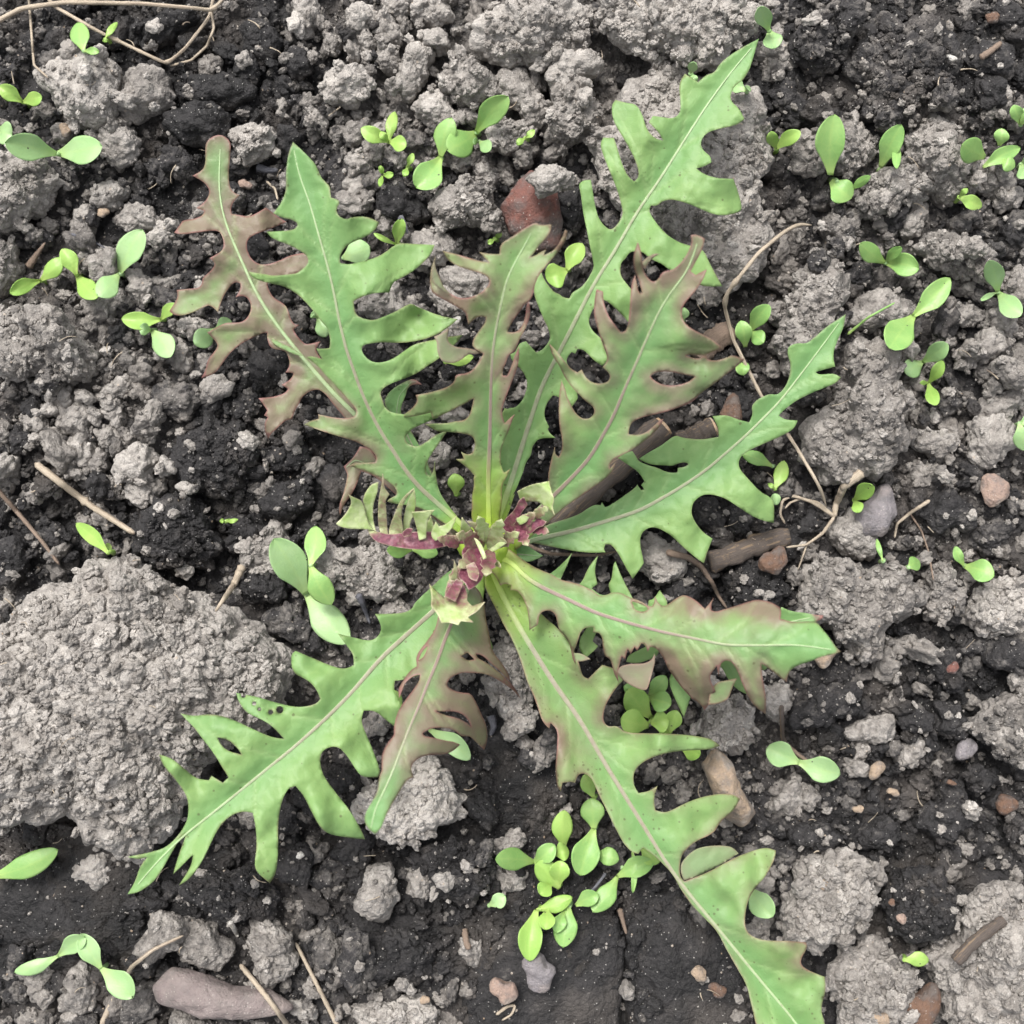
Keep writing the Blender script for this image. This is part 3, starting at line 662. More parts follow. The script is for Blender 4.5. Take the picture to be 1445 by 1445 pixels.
def scatter_crumbs():
    rng = np.random.default_rng(11)
    pos, rs, rot, tone, idx = [], [], [], [], []
    flats = ((740, 1100, 85), (800, 1390, 150), (100, 1280, 100), (950, 1370, 110))
    # granules fused into the faces of the large clods
    for txt, tn, hh, lab in BIG:
        if 'slab' in lab: continue
        poly = F(txt); c = poly.mean(0); poly = c + (poly - c) * 0.93
        area = abs(0.5 * np.sum(poly[:, 0] * np.roll(poly[:, 1], -1) - poly[:, 1] * np.roll(poly[:, 0], -1)))
        lo, hi_ = poly.min(0), poly.max(0); smooth = 'smooth' in lab
        want = int(area / (160 if smooth else 85)); n = 0; tries = 0
        while n < want and tries < want * 6:
            tries += 1
            q = lo + (hi_ - lo) * rng.random(2)
            if not inside(q[None, :], poly)[0]: continue
            w = P(q[0], q[1], 0.005); z = float(hm(w[0], w[1])); w = P(q[0], q[1], z); z = float(hm(w[0], w[1]))
            r = (0.00045 + 0.0013 * rng.random() ** 2.2) * (0.7 if smooth else 1.0) * (1.35 if area > 60000 else 1.0)
            pos.append((w[0], w[1], z - r * rng.uniform(0.05, 0.6))); rs.append(rng.uniform(0.8, 1.25, 3) * r); rot.append(rng.uniform(0, 6.28, 3)); idx.append(rng.integers(0, 14))
            tone.append(tn + (0.08 if tn > 0.4 else 0.03) + rng.normal(0.0, 0.07)); n += 1
            hm_add(np.array([[w[0], w[1], z + r * 0.6]]))
    # broken-off bits round the foot of the large pale clods
    for txt, tn, hh, lab in BIG:
        if 'slab' in lab or tn < 0.4: continue
        poly = F(txt); c = poly.mean(0)
        per = np.hypot(*(poly - np.roll(poly, 1, 0)).T).sum()
        for k in range(int(per / 22)):
            e = rng.integers(len(poly)); q = poly[e] + (poly[(e + 1) % len(poly)] - poly[e]) * rng.random()
            q = c + (q - c) * rng.uniform(0.95, 1.07) + rng.normal(0, 4, 2)
            w = P(q[0], q[1], 0.0); z = float(hm(w[0], w[1])); r = 0.0006 + 0.0022 * rng.random() ** 2
            pos.append((w[0], w[1], z + r * 0.1)); rs.append(rng.uniform(0.8, 1.25, 3) * r); rot.append(rng.uniform(0, 6.28, 3)); idx.append(rng.integers(0, 14))
            tone.append(tn + 0.05 + rng.normal(0, 0.08))
            hm_add(np.array([[w[0] + r * 0.5 * math.cos(q_), w[1] + r * 0.5 * math.sin(q_), z + r] for q_ in range(6)]))
    for n_want, r0, r1, pw in ((420, 0.0030, 0.0024, 1.6), (1900, 0.0017, 0.0018, 1.6), (6500, 0.0008, 0.0012, 1.5), (14000, 0.0003, 0.0006, 1.5)):
        n = 0; tries = 0
        while n < n_want and tries < n_want * 8:
            tries += 1
            px, py = rng.uniform(-150, 1595, 2)
            flat = max(math.exp(-((px - x) ** 2 + (py - y) ** 2) / rr ** 2) for x, y, rr in flats)
            if rng.random() < flat * 0.95: continue
            r = r0 + r1 * rng.random() ** pw
            w = P(px, py, 0.002); z = float(hm(w[0], w[1]))
            hi = z > -0.004
            if hi and (rng.random() < (0.96 if r > 0.0018 else 0.86)): continue
            t = float(tone_map(np.array(px), np.array(py)))
            pale = rng.random() < np.clip(0.42 + 1.6 * (t - 0.30), 0.05, 0.90)
            t = (rng.normal(0.58, 0.11) if pale else rng.normal(0.24, 0.09)) + 0.35 * (t - 0.36)
            if hi: t = rng.normal(0.74, 0.08)
            if rng.random() < 0.008: t = 1.1
            sq = rng.uniform(0.75, 1.2, 3)
            pos.append((w[0], w[1], z + r * 0.30)); rs.append(sq * r); rot.append(rng.uniform(0, 6.28, 3)); tone.append(t); idx.append(rng.integers(0, 14))
            hm_add(np.array([[w[0] + r * 0.45 * math.cos(q), w[1] + r * 0.5 * math.sin(q), z + r * 0.85] for q in range(6)]))
            n += 1
    me = bpy.data.meshes.new('soil_crumbs'); me.from_pydata([tuple(p) for p in pos], [], [])
    def put(nm, ty, key, arr, dt=np.float32):
        at = me.attributes.new(nm, ty, 'POINT'); at.data.foreach_set(key, np.ascontiguousarray(arr, dt).ravel())
    put('rs', 'FLOAT_VECTOR', 'vector', rs); put('rot', 'FLOAT_VECTOR', 'vector', rot); put('tone', 'FLOAT', 'value', tone); put('idx', 'INT', 'value', idx, np.int32)
    ng = bpy.data.node_groups.new('scatter_crumbs', 'GeometryNodeTree')
    ng.interface.new_socket('Geometry', in_out='INPUT', socket_type='NodeSocketGeometry')
    ng.interface.new_socket('Geometry', in_out='OUTPUT', socket_type='NodeSocketGeometry')
    N = ng.nodes; L = ng.links
    gi = N.new('NodeGroupInput'); go = N.new('NodeGroupOutput'); iop = N.new('GeometryNodeInstanceOnPoints'); jn = N.new('GeometryNodeJoinGeometry')
    for ob in crumb_templates():
        oi = N.new('GeometryNodeObjectInfo'); oi.inputs['Object'].default_value = ob; oi.inputs['As Instance'].default_value = True
        L.new(oi.outputs['Geometry'], jn.inputs[0])
    def named(nm, ty):
        a = N.new('GeometryNodeInputNamedAttribute'); a.data_type = ty; a.inputs['Name'].default_value = nm; return a.outputs['Attribute']
    e2r = N.new('FunctionNodeEulerToRotation'); L.new(named('rot', 'FLOAT_VECTOR'), e2r.inputs[0])
    L.new(gi.outputs[0], iop.inputs['Points']); L.new(jn.outputs[0], iop.inputs['Instance']); iop.inputs['Pick Instance'].default_value = True
    L.new(named('idx', 'INT'), iop.inputs['Instance Index']); L.new(e2r.outputs[0], iop.inputs['Rotation']); L.new(named('rs', 'FLOAT_VECTOR'), iop.inputs['Scale'])
    L.new(iop.outputs[0], go.inputs[0])
    o = link('soil_crumbs', me, label='loose grey and black soil crumbs strewn over the whole bed', cat='soil', kind='stuff')
    md = o.modifiers.new('scatter', 'NODES'); md.node_group = ng
scatter_crumbs()
# ================================================================== LETTUCE
def smooth_outline(p, it=2, keep=62):
    """round the soft corners of a traced outline, keep its teeth"""
    p = np.asarray(p, float)
    hard = np.zeros(len(p), bool)
    a = p - np.roll(p, 1, 0); b = np.roll(p, -1, 0) - p
    ang = np.degrees(np.abs(np.arctan2(a[:, 0] * b[:, 1] - a[:, 1] * b[:, 0], (a * b).sum(1))))
    hard = ang > keep
    for _ in range(it):
        q, hq = [], []
        n = len(p)
        for i in range(n):
            if hard[i]:
                q.append(p[i]); hq.append(True)
            else:
                u = p[i - 1] if i else p[-1]; w = p[(i + 1) % n]
                q.append(p[i] * 0.75 + u * 0.25); hq.append(False)
                q.append(p[i] * 0.75 + w * 0.25); hq.append(False)
        p, hard = np.array(q), np.array(hq)
    return p

def resample(p, step, closed=True):
    q = []
    n = len(p)
    for i in range(n if closed else n - 1):
        a, b = p[i], p[(i + 1) % n]
        k = max(1, int(math.ceil(np.hypot(*(b - a)) / step)))
        for t in range(k): q.append(a + (b - a) * t / k)
    if not closed: q.append(p[-1])
    q = np.array(q)
    keep = [0]
    for i in range(1, len(q)):
        if np.hypot(*(q[i] - q[keep[-1]])) > 0.25: keep.append(i)
    return q[keep]

def triangulate(outline, holes=(), step=4.5):
    """fine triangle mesh of a traced outline"""
    rings = [resample(outline, step)] + [resample(h, max(1.6, step * 0.5)) for h in holes]
    pts, edges = [], []
    for r in rings:
        o = len(pts); n = len(r)
        pts += [Vector(v) for v in r]; edges += [(o + i, o + (i + 1) % n) for i in range(n)]
    lo, hi = outline.min(0), outline.max(0)
    gx, gy = np.meshgrid(np.arange(lo[0], hi[0], step), np.arange(lo[1], hi[1], step * 0.87))
    gx[1::2] += step / 2
    g = np.stack([gx.ravel(), gy.ravel()], -1) + RNG.uniform(-.2, .2, (gx.size, 2)) * step
    ok = inside(g, outline)
    for h in holes: ok &= ~inside(g, h)
    g = g[ok]
    allr = np.concatenate(rings)
    far = np.array([np.min((allr[:, 0] - x) ** 2 + (allr[:, 1] - y) ** 2) for x, y in g]) > (step * 0.45) ** 2 if len(g) else np.zeros(0, bool)
    pts += [Vector(v) for v in g[far]]
    v, e, f, *_ = delaunay_2d_cdt(pts, edges, [], 0, 1e-5)
    v = np.array([q[:] for q in v]); f = np.array([t for t in f if len(t) == 3])
    c = v[f].mean(1)
    ok = inside(c, outline)
    for h in holes: ok &= ~inside(c, h)
    f = f[ok]
    used = np.unique(f); m = np.full(len(v), -1); m[used] = np.arange(len(used))
    return v[used], m[f], rings

def along_line(pts, line):
    """nearest point on a polyline: parameter 0..1, signed distance (px)"""
    L = np.concatenate([[0], np.cumsum(np.hypot(*np.diff(line, axis=0).T))])
    best = np.full(len(pts), 1e18); tt = np.zeros(len(pts)); sg = np.zeros(len(pts))
    for i in range(len(line) - 1):
        a, b = line[i], line[i + 1]; ab = b - a; l2 = ab @ ab
        t = ((pts - a) @ ab) / l2
        tc = np.clip(t, 0, 1)
        w = pts - a - tc[:, None] * ab
        d = (w ** 2).sum(1)
        m = d < best
        best = np.where(m, d, best); tt = np.where(m, (L[i] + tc * (L[i + 1] - L[i])) / L[-1], tt)
        sg = np.where(m, np.sign(ab[0] * w[:, 1] - ab[1] * w[:, 0]), sg)
    return tt, np.sqrt(best) * sg

def spline(ctrl):
    """smooth curve through control values at even spacing -> callable on 0..1"""
    x = np.linspace(0, 1, len(ctrl)); xx = np.linspace(0, 1, 241); y = np.interp(xx, x, ctrl)
    k = np.ones(31) / 31
    for _ in range(2):
        y = np.convolve(np.pad(y, 15, mode='reflect', reflect_type='odd'), k, 'valid')
    return lambda t: np.interp(t, xx, y)

def smooth_line(line, n=60):
    L = np.concatenate([[0], np.cumsum(np.hypot(*np.diff(line, axis=0).T))])
    xx = np.linspace(0, L[-1], n)
    q = np.stack([np.interp(xx, L, line[:, 0]), np.interp(xx, L, line[:, 1])], -1)
    for _ in range(3):
        q[1:-1] = (q[:-2] + 2 * q[1:-1] + q[2:]) / 4
    return q

ROOT_PT = P(694, 768, 0.002)
plant = bpy.data.objects.new('lettuce_plant', None); COL.objects.link(plant)
plant.empty_display_size = 0.02
plant.location = ROOT_PT
plant['label'] = 'young loose lettuce rosette with deeply toothed green and russet leaves'
plant['category'] = 'lettuce'

def solidify(v, f, thick):
    """upper sheet + lower sheet + rim of a blade"""
    tri = v[f]; fn = np.cross(tri[:, 1] - tri[:, 0], tri[:, 2] - tri[:, 0])
    if fn[:, 2].sum() < 0: f = f[:, ::-1]; fn = -fn
    vn = np.zeros_like(v)
    for k in range(3): np.add.at(vn, f[:, k], fn)
    vn /= np.maximum(np.linalg.norm(vn, axis=1), 1e-12)[:, None]
    n = len(v)
    lower = v - vn * (thick if np.isscalar(thick) else thick[:, None])
    from collections import Counter
    ed = Counter(); dirs = {}
    for t in f:
        for a, b in ((t[0], t[1]), (t[1], t[2]), (t[2], t[0])):
            key = (min(a, b), max(a, b)); ed[key] += 1; dirs[key] = (a, b)
    rim = []
    for k, c in ed.items():
        if c == 1:
            a, b = dirs[k]; rim += [(b, a, a + n), (b, a + n, b + n)]
    rim = np.array(rim) if rim else np.zeros((0, 3), int)
    F_ = np.concatenate([f, f[:, ::-1] + n, rim])
    mi = np.concatenate([np.zeros(len(f)), np.ones(len(f)), np.zeros(len(rim))])
    return np.concatenate([v, lower]), F_, mi, vn

def blade(outline, midrib, zmm, vee=0.16, droop=2.0, wave=1.6, purple=0.0, ptip=0.0, side=(0, 0), holes=(), spot=0.15,
          yellow=0.16, rib=1.0, pink=0.8, step=4.5, seed=1, name='leaf', label=None, parent=None, mats=None, thick=0.00042, zoff=0.0, pblobs=(), veins=True, steep=1.0):
    parent = parent or plant
    out = smooth_outline(outline)
    mid = smooth_line(midrib)
    holes = [smooth_outline(h, 1) for h in holes]
    v2, f, rings = triangulate(out, holes, step)
    zf = spline([z * 0.001 for z in zmm])
    def height(pts):
        t, d = along_line(pts, mid)
        dm = np.abs(d) * S * 1000
        p3 = np.concatenate([pts / 58.0, np.full((len(pts), 1), seed * 3.1)], 1)
        sd = np.where(d > 0, side[0], side[1])
        z = zf(t) + 0.001 * ((vee * 1.9 if vee > 0 else vee) * np.sqrt(np.minimum(dm, 9) ** 2 + 0.8) * np.clip(t * 5, 0.3, 1) - (droop + sd) * (np.maximum(dm - 2, 0) / 18.0) ** 2 * 6.0)
        z = z + 0.001 * wave * 1.6 * np.clip(dm / 9, 0, 1.5) * fbm(p3, 300 + seed, 2)
        z = z + 0.001 * 0.28 * np.clip(dm / 2, 0, 1) * fbm(p3 * 5, 320 + seed, 2)
        return np.maximum(z, 0.004) + zoff, t, d
    z, t, d = height(v2)
    v3 = P(v2[:, 0], v2[:, 1], z)
    edge = np.full(len(v2), 1e9)
    for r in rings: edge = np.minimum(edge, seg_dist(v2, np.vstack([r, r[:1]])))
    edge_mm = edge * S * 1000
    # side veins run from the rib to every lobe tip
    ro = rings[0]; to, do = along_line(ro, mid); vein = np.zeros(len(v2))
    n = len(ro); w = 6
    if veins:
        ad = np.abs(do)
        for i in range(n):
            nb = [ad[(i + k) % n] for k in range(-w, w + 1)]
            if ad[i] > 26 and ad[i] == max(nb):
                t0 = max(0.02, to[i] - 0.10)
                o = mid[int(t0 * (len(mid) - 1))]
                tip = o + (ro[i] - o) * 0.9
                m_ = (o + tip) / 2 + (mid[min(len(mid) - 1, int((t0 + 0.05) * (len(mid) - 1)))] - o) * 0.35
                dd = seg_dist(v2, np.array([o, m_, tip]))
                fall = 1 - 0.6 * np.clip(np.hypot(*(v2 - o).T) / max(1, np.hypot(*(tip - o))), 0, 1)
                vein = np.maximum(vein, np.exp(-(dd / 3.0) ** 2) * fall)
    pur = purple + ptip * t
    for x, y, r, a in pblobs: pur = pur + a * np.exp(-((v2[:, 0] - x) ** 2 + (v2[:, 1] - y) ** 2) / (r * r))
    yel = np.clip(1 - t / max(yellow, 1e-3), 0, 1) ** 0.8 * 0.95 if yellow > 0 else np.zeros(len(v2))
    V, F_, mi, vn = solidify(v3, f, np.clip(edge_mm * 0.0008, 0.00012, thick))
    A = {'purple': pur, 'vein': vein, 'edge': edge_mm, 'along': t, 'mid': np.abs(d) * S * 1000, 'yellow': yel, 'spot': np.full(len(v2), spot)}
    A = {k: np.tile(a, 2) for k, a in A.items()}
    o = link(name, make_mesh(name, V - ROOT_PT, F_, A, mats=mats or [LEAF, LEAFU], matidx=mi), parent=parent, label=label)
    if rib > 0:
        m = 90; ts = np.linspace(0.0, 0.985, m)
        idx = ts * (len(mid) - 1); i0 = np.floor(idx).astype(int); fr = (idx - i0)[:, None]
        c2 = mid[i0] * (1 - fr) + mid[np.minimum(i0 + 1, len(mid) - 1)] * fr
        zz, _, _ = height(c2)
        wd = (0.00013 + 0.00074 * (1 - ts) ** 0.9) * rib
        c3 = P(c2[:, 0], c2[:, 1], zz)
        tg = np.gradient(c3, axis=0); tg /= np.linalg.norm(tg, axis=1)[:, None]
        sd_ = np.cross(tg, [0, 0, 1.0]); sd_ /= np.linalg.norm(sd_, axis=1)[:, None]
        up = np.cross(sd_, tg)
        K = 9; ang = np.linspace(-1, 1, K)
        vv, al, si = [], [], []
        for k, a in enumerate(ang):
            hgt = wd * 0.30 * math.sqrt(max(0, 1 - a * a)) + 0.00010 - (0.00035 if abs(a) == 1 else 0)
            vv.append(c3 + sd_ * (wd * a)[:, None] + up * (hgt + 0.00005)[:, None]); al.append(ts); si.append(np.full(m, abs(a)))
        vv.append(c3 - up * (wd * 0.7)[:, None]); al.append(ts); si.append(np.zeros(m)); K2 = K + 1
        vv = np.stack(vv, 1).reshape(-1, 3); al = np.stack(al, 1).ravel(); si = np.stack(si, 1).ravel()
        i = np.arange(m * K2).reshape(m, K2)
        j = np.roll(i, -1, 1)
        ff = np.stack([i[:-1].ravel(), i[1:].ravel(), j[1:].ravel(), j[:-1].ravel()], -1)
        pk = np.clip(pink * np.clip((0.90 - al) / 0.4, 0, 1) * np.clip((al - yellow * 0.3) / 0.12, 0.15, 1), 0, 1)
        ye = np.clip(1 - al / max(yellow, 1e-3), 0, 1) if yellow > 0 else al * 0
        link('midrib', make_mesh('midrib', vv - ROOT_PT, ff, {'along': al, 'side': si, 'pink': pk, 'yellow': ye}, mats=[RIB]), parent=o)
    return o, height

def flap(pts, z0, z1, a, b, parent, name='curled_lobe', purple=0.4, cup=2.0, mats=None, under=True, step=3.5, seed=9, spot=0.0):
    """a lobe that curls over, rising from pixel a (height z0 mm) to pixel b (z1 mm)"""
    a = np.array(a, float); b = np.array(b, float)
    line = np.array([a, (a + b) / 2, b])
    return blade(pts, line, [z0, (z0 + z1) / 2, z1], vee=0.0, droop=-cup, wave=0.8, purple=purple, rib=0, yellow=0, veins=False, spot=spot,
                 step=step, seed=seed, name=name, parent=parent, mats=mats or ([LEAFU, LEAFU] if under else [LEAF, LEAFU]), thick=0.0003)[0]

cat_ = np.concatenate
# ---- big green leaf, upper side of the rosette
A_out = cat_([
 Q(340,190,200,'530,75 590,130 680,215 760,300 790,370 820,440 870,490 905,525 910,590 915,640 990,665 1005,690 975,750 975,800 1020,850 1080,865 1130,845 1200,835 1290,840 1370,870 1410,895 1385,950 1330,1010 1230,1060 1130,1100 1060,1150 1015,1220 1005,1290'),
 Q(460,320,200,'150,375 250,385 400,345 520,310 620,250 690,195 760,165 900,175 1105,185 1080,260 1000,360 880,460 750,530 680,570 645,670 560,670 430,690 330,730 280,760 285,830 310,900 380,940 480,955 580,925 720,860 820,800 875,785 950,830 1100,885 1230,925 1345,940 1270,1010 1180,1070 1060,1130 900,1170 740,1185 580,1175 430,1190 370,1215 360,1260 400,1330 470,1380 560,1390 680,1350 780,1280 870,1215 940,1185 1060,1160 1250,1120 1390,1105 1330,1190 1250,1260 1140,1350'),
 Q(480,480,200,'880,270 800,330 700,375 590,415 500,450 440,490 405,540 430,610 450,680 500,730 570,750 700,765 930,735 1000,720 1000,790 940,810 850,850 740,900 670,970 660,1020 700,1070 790,1090 860,1050 980,960 1095,920 1040,1010 960,1120 900,1210 870,1290 880,1370 920,1385 950,1340 965,1230'),
 Q(460,600,240,'935,440 960,560 1010,640 1070,720 1120,780 1165,850 1230,920 1180,950 1080,880 1000,830 930,780 800,700 700,680 600,670 520,650 545,620 595,600 605,570 590,530 540,490 480,450 380,410 290,375 195,345 250,320 330,320 420,315'),
 Q(350,460,200,'1310,1340 1270,1280 1180,1220 1080,1170 900,1120 740,1065 575,1005 640,965 720,945 715,900 850,930 980,945 1080,930 1110,880 1090,830 1020,760 900,620 800,510 700,400 600,320 640,310 700,320 755,335 720,280 700,230 760,235 830,225 840,160 830,90 810,20'),
 Q(220,160,480,'700,880 660,825 610,775 550,735'),
 Q(230,360,200,'1100,290 980,260 890,215 880,170 1000,190 1150,215 1300,195'),
 Q(220,160,480,'600,680 650,640 645,605 600,575 545,550 490,530'),
 Q(340,190,200,'260,990 400,985 540,970 580,930 570,890 500,860 430,850 330,800 390,730 440,640 465,540 460,420 470,300 490,180')])
A_mid = cat_([F('672,758'), Q(460,600,240,'780,520 700,420 580,240'), Q(480,480,200,'600,1210 450,1000 330,780 220,540 110,230 30,0'),
 Q(460,320,200,'210,1240 140,1000 80,660 0,330'), Q(340,190,200,'820,1120 750,870 690,650 620,500 560,280 530,90')])
A_o, A_h = blade(A_out, A_mid, [9, 19, 29, 36, 39], vee=.22, droop=.5, wave=2.2, purple=.05, spot=.55, yellow=.10, pink=.75, seed=1, label='broad bright green lettuce leaf with long side lobes',
  pblobs=((520,640,60,.25),(470,590,50,.2)))
# ---- russet leaf behind it
B0_out = cat_([
 Q(230,180,200,'440,150 500,90 590,70 660,110 690,160 690,230 675,400 670,560 700,650 780,690 720,750 690,830 700,880 800,895 870,910 960,870 1050,815 1110,860 1200,930 1260,960 1180,1000 1060,1045 930,1090 860,1140 850,1230 890,1330 960,1390 1050,1400 1180,1360 1300,1300 1440,1275 1520,1300'),
 Q(230,360,200,'1500,130 1350,190 1200,230 1080,270 1060,300 1100,400 1150,450 1240,500 1280,570 1300,650 1340,710 1390,710 1330,760 1370,830 1440,900'),
 Q(350,460,200,'480,80 560,170 600,190 740,155 700,215 690,250 740,330 800,450 950,650 1080,800 1150,930 1500,1350 2000,1850 2200,2150 2100,2180 1800,1850 1400,1450 1090,1050 1000,960 940,880 860,790 780,680 700,640 600,680 540,740 530,780 480,850 450,950 380,960 290,1050 230,1100 205,1150 175,1090 165,990 200,930 165,910 195,860 150,790 105,735 250,725 370,690 410,640 340,600 430,550 465,490 440,475 380,475 430,400 410,310 380,250 230,230 200,150'),
 Q(230,360,200,'1060,790 1000,800 900,850 800,900 700,980 620,1080 560,1180 480,1230 390,1255 430,1180 460,1060 520,990 560,930 540,880 450,790 540,740 630,690 720,690 800,685 860,640 900,560 890,470 830,410 740,430 790,350 790,290 740,270 680,320 620,410 580,510 560,580 520,540 470,505 390,540 290,590 180,620 100,605 65,570 130,470 150,420 140,355 250,345 360,340 400,290 400,230 470,180 520,120 530,80 475,30 530,0'),
 Q(230,180,200,'600,1260 625,1190 600,1090 560,1050 480,1050 330,1070 180,1090 115,1070 180,980 200,945 330,930 410,890 420,850 340,820 400,780 450,730 480,650 440,580 390,540 300,490 370,455 420,410 435,330 430,220')])
B0_mid = cat_([F('655,755 600,690'), Q(350,460,200,'1090,900 900,720 700,490 560,330'), Q(230,360,200,'1180,740 1040,540 920,330'), Q(230,180,200,'830,1420 740,1220 660,1040 610,880 580,720 570,600 575,400 590,150')])
B0_o, B0_h = blade(B0_out, B0_mid, [6, 8, 12, 16, 20], vee=.1, droop=.35, wave=1.4, purple=.62, spot=.2, yellow=.0, pink=.15, rib=1.15, seed=2, label='russet brown lettuce leaf with a squared tip',
  pblobs=((310,230,50,-.35),(300,430,45,-.25),(265,445,35,-.2),(330,500,45,-.2),(440,560,40,-.2)))
flap(Q(350,460,200,'190,80 240,120 350,180 450,220 560,300 500,300 420,265 320,220 240,170'), 17, 13, (430,502), (380,475), B0_o, 'folded_edge', .1, 0, under=False)
# ---- centre leaf
B_out = cat_([
 Q(600,300,220,'1020,90 1060,115 1110,115 1170,110 1165,170 1110,250 1040,320 1000,390 970,415 1020,400 1060,370 1120,345 1100,395 1200,350 1260,260 1300,160 1320,170 1310,250 1240,360 1150,460 1080,540 1040,600 1010,690 1000,760 960,830 920,850 890,900 830,980 780,1060 760,1110 850,1110 900,1050 930,960 940,850 965,830 975,900 965,990 920,1090 870,1180 840,1280'),
 Q(580,480,220,'900,140 880,210 845,280 850,330 890,330 930,250 960,150 1000,60 1005,180 970,300 930,400 890,500 860,580 840,660 850,720 870,770 920,720 960,690 930,770 890,880 850,970 830,1060 830,1150 860,1230 920,1195 890,1270 840,1340'),
 Q(660,600,240,'290,680 275,760 270,830 240,900 180,960 120,930 60,870 30,780 35,700 35,600 55,520 50,440'),
 Q(580,480,220,'590,1260 550,1210 480,1150 415,1105 490,1100 465,1035 530,1065 580,1040 595,950 570,890 480,865 350,850 250,850 200,820 130,780 220,775 330,770 420,750 490,745 540,700 560,640 580,540 500,590 380,650 280,700 200,730 185,670 90,695'),
 Q(480,480,200,'680,790 600,785 650,760 740,690 790,620 770,560 900,540 1010,510 1100,480 1170,420 1170,370 1200,350 1300,340 1370,290'),
 Q(600,300,220,'540,1310 440,1250 440,1190 460,1150 520,1070 560,1010 560,970 500,960 440,1000 400,1040 385,970 370,920 300,880 200,820 100,770 50,720 45,620 60,500 95,400 90,500 130,590 170,690 240,760 330,800 450,780 540,730 600,660 590,600 520,560 400,530 280,490 200,430 160,355 250,375 380,410 500,450 590,460 500,365 600,385 690,385 695,290 800,230 930,140')])
B_mid = cat_([F('690,752'), Q(580,480,220,'715,1280 720,1150 730,950 735,700 740,450 750,200'), Q(600,300,220,'630,1250 660,1050 700,860 740,680 780,560 850,430 930,290 1000,150')])
B_o, B_h = blade(B_out, B_mid, [11, 24, 37, 47, 52], vee=.2, droop=.6, side=(.6, 0), wave=1.8, purple=.20, ptip=.08, spot=.35, yellow=.27, pink=.95, seed=3, label='upright lettuce leaf with a yellow stalk and purple rib',
  pblobs=((725,420,40,.3),(715,520,36,.3),(735,580,30,.3),(640,420,30,.25),(630,510,30,.2)))
flap(Q(600,300,220,'220,1070 205,1170 230,1220 300,1250 430,1260 540,1300 480,1310 400,1310 330,1370 250,1400 150,1380 110,1280 110,1200 80,1150 130,1130'), 40, 46, (682,498), (622,480), B_o, 'curled_lobe', .35, 3)
flap(Q(600,300,220,'95,400 90,500 130,590 170,690 240,760 180,740 110,690 60,640 60,520'), 46, 50, (636,414), (612,365), B_o, 'curled_lobe', .3, 1)
# ---- longest leaf
C_out = cat_([
 Q(680,40,420,'1345,50 1320,130 1300,200 1270,250 1230,275 1210,310 1205,350 1250,390 1275,440 1240,470 1160,485 1090,505 1060,550 1070,590 1110,620 1115,650 1080,670 1040,680 1080,710 1150,730 1220,730 1240,780 1265,870 1250,895 1160,912 1090,890 1000,850 930,830 880,835 850,862 820,860 810,890 850,950 900,1005 960,1040 1010,1055 1075,1070 1110,1150'),
 Q(820,300,240,'1200,625 1100,630 1010,620 860,560 740,480 680,430 600,400 540,350 510,330 440,325 400,350 380,390 340,420 330,500 350,560 400,620 440,670 530,780 560,900 520,1000 450,990 410,940 330,850 240,765 190,740 110,800 70,880 65,950 100,1010 170,1070'),
 Q(760,460,240,'530,100 580,250 590,290 540,340 480,300 430,250 380,200 330,195 310,235 280,220 240,270 235,310 300,420 330,580 335,620 280,690 210,640 170,600 120,590 80,640 50,700 50,780 80,840'),
 Q(580,480,220,'1280,805 1265,825 1290,870 1340,905 1190,910 1150,950 1120,1000 1115,1065 1060,1140 1040,1220 1010,1290 980,1370 940,1445'),
 Q(660,600,240,'400,580 370,680 350,740 300,850 240,930 180,950 220,850 265,700 270,600'),
 Q(580,480,220,'830,1250 800,1000 800,760 840,690 870,630 900,640 920,625 960,630 1010,590 1050,530 1080,430 1070,350 1030,280 980,230 930,180 920,130 970,110 1000,30 1065,10 1110,60 1160,115 1220,90 1275,20'),
 np.array([[560 + x / 3.14, 300 + y / 3.14] for x, y in ((680,555),(675,520),(650,470),(620,400),(605,350),(610,300),(640,265),(660,310),(700,355),(720,360),(735,375),(765,380),(775,355),(820,330),(850,290),(870,250))]),
 Q(680,40,420,'545,1150 530,1080 510,980 490,890 480,800 468,760 490,738 528,735 540,800 550,870 570,930 610,975 640,975 680,920 685,880 660,790 620,690 590,620 573,560 590,530 640,532 655,570 680,660 710,720 740,745 765,720 755,660 710,570 660,490 632,430 630,370 650,347 700,362 750,368 780,420 800,490 840,535 880,545 860,505 810,455 830,425 870,430 930,440 965,410 965,350 955,270 985,220 1010,235 1050,262 1090,225 1130,215 1160,165 1240,105')])
C_mid = cat_([F('697,752 718,690 738,625'), np.array([[560 + x / 3.14, 300 + y / 3.14] for x, y in ((640,770),(750,560),(870,320))]), Q(680,40,420,'640,1090 760,880 860,740 960,580 1080,390 1210,210 1335,65')])
C_o, C_h = blade(C_out, C_mid, [8, 13, 20, 24, 26], vee=.2, droop=.25, wave=1.5, purple=-.02, spot=.3, yellow=.10, pink=.55, rib=1.1, seed=4, label='longest lettuce leaf, light green with a pale rib')
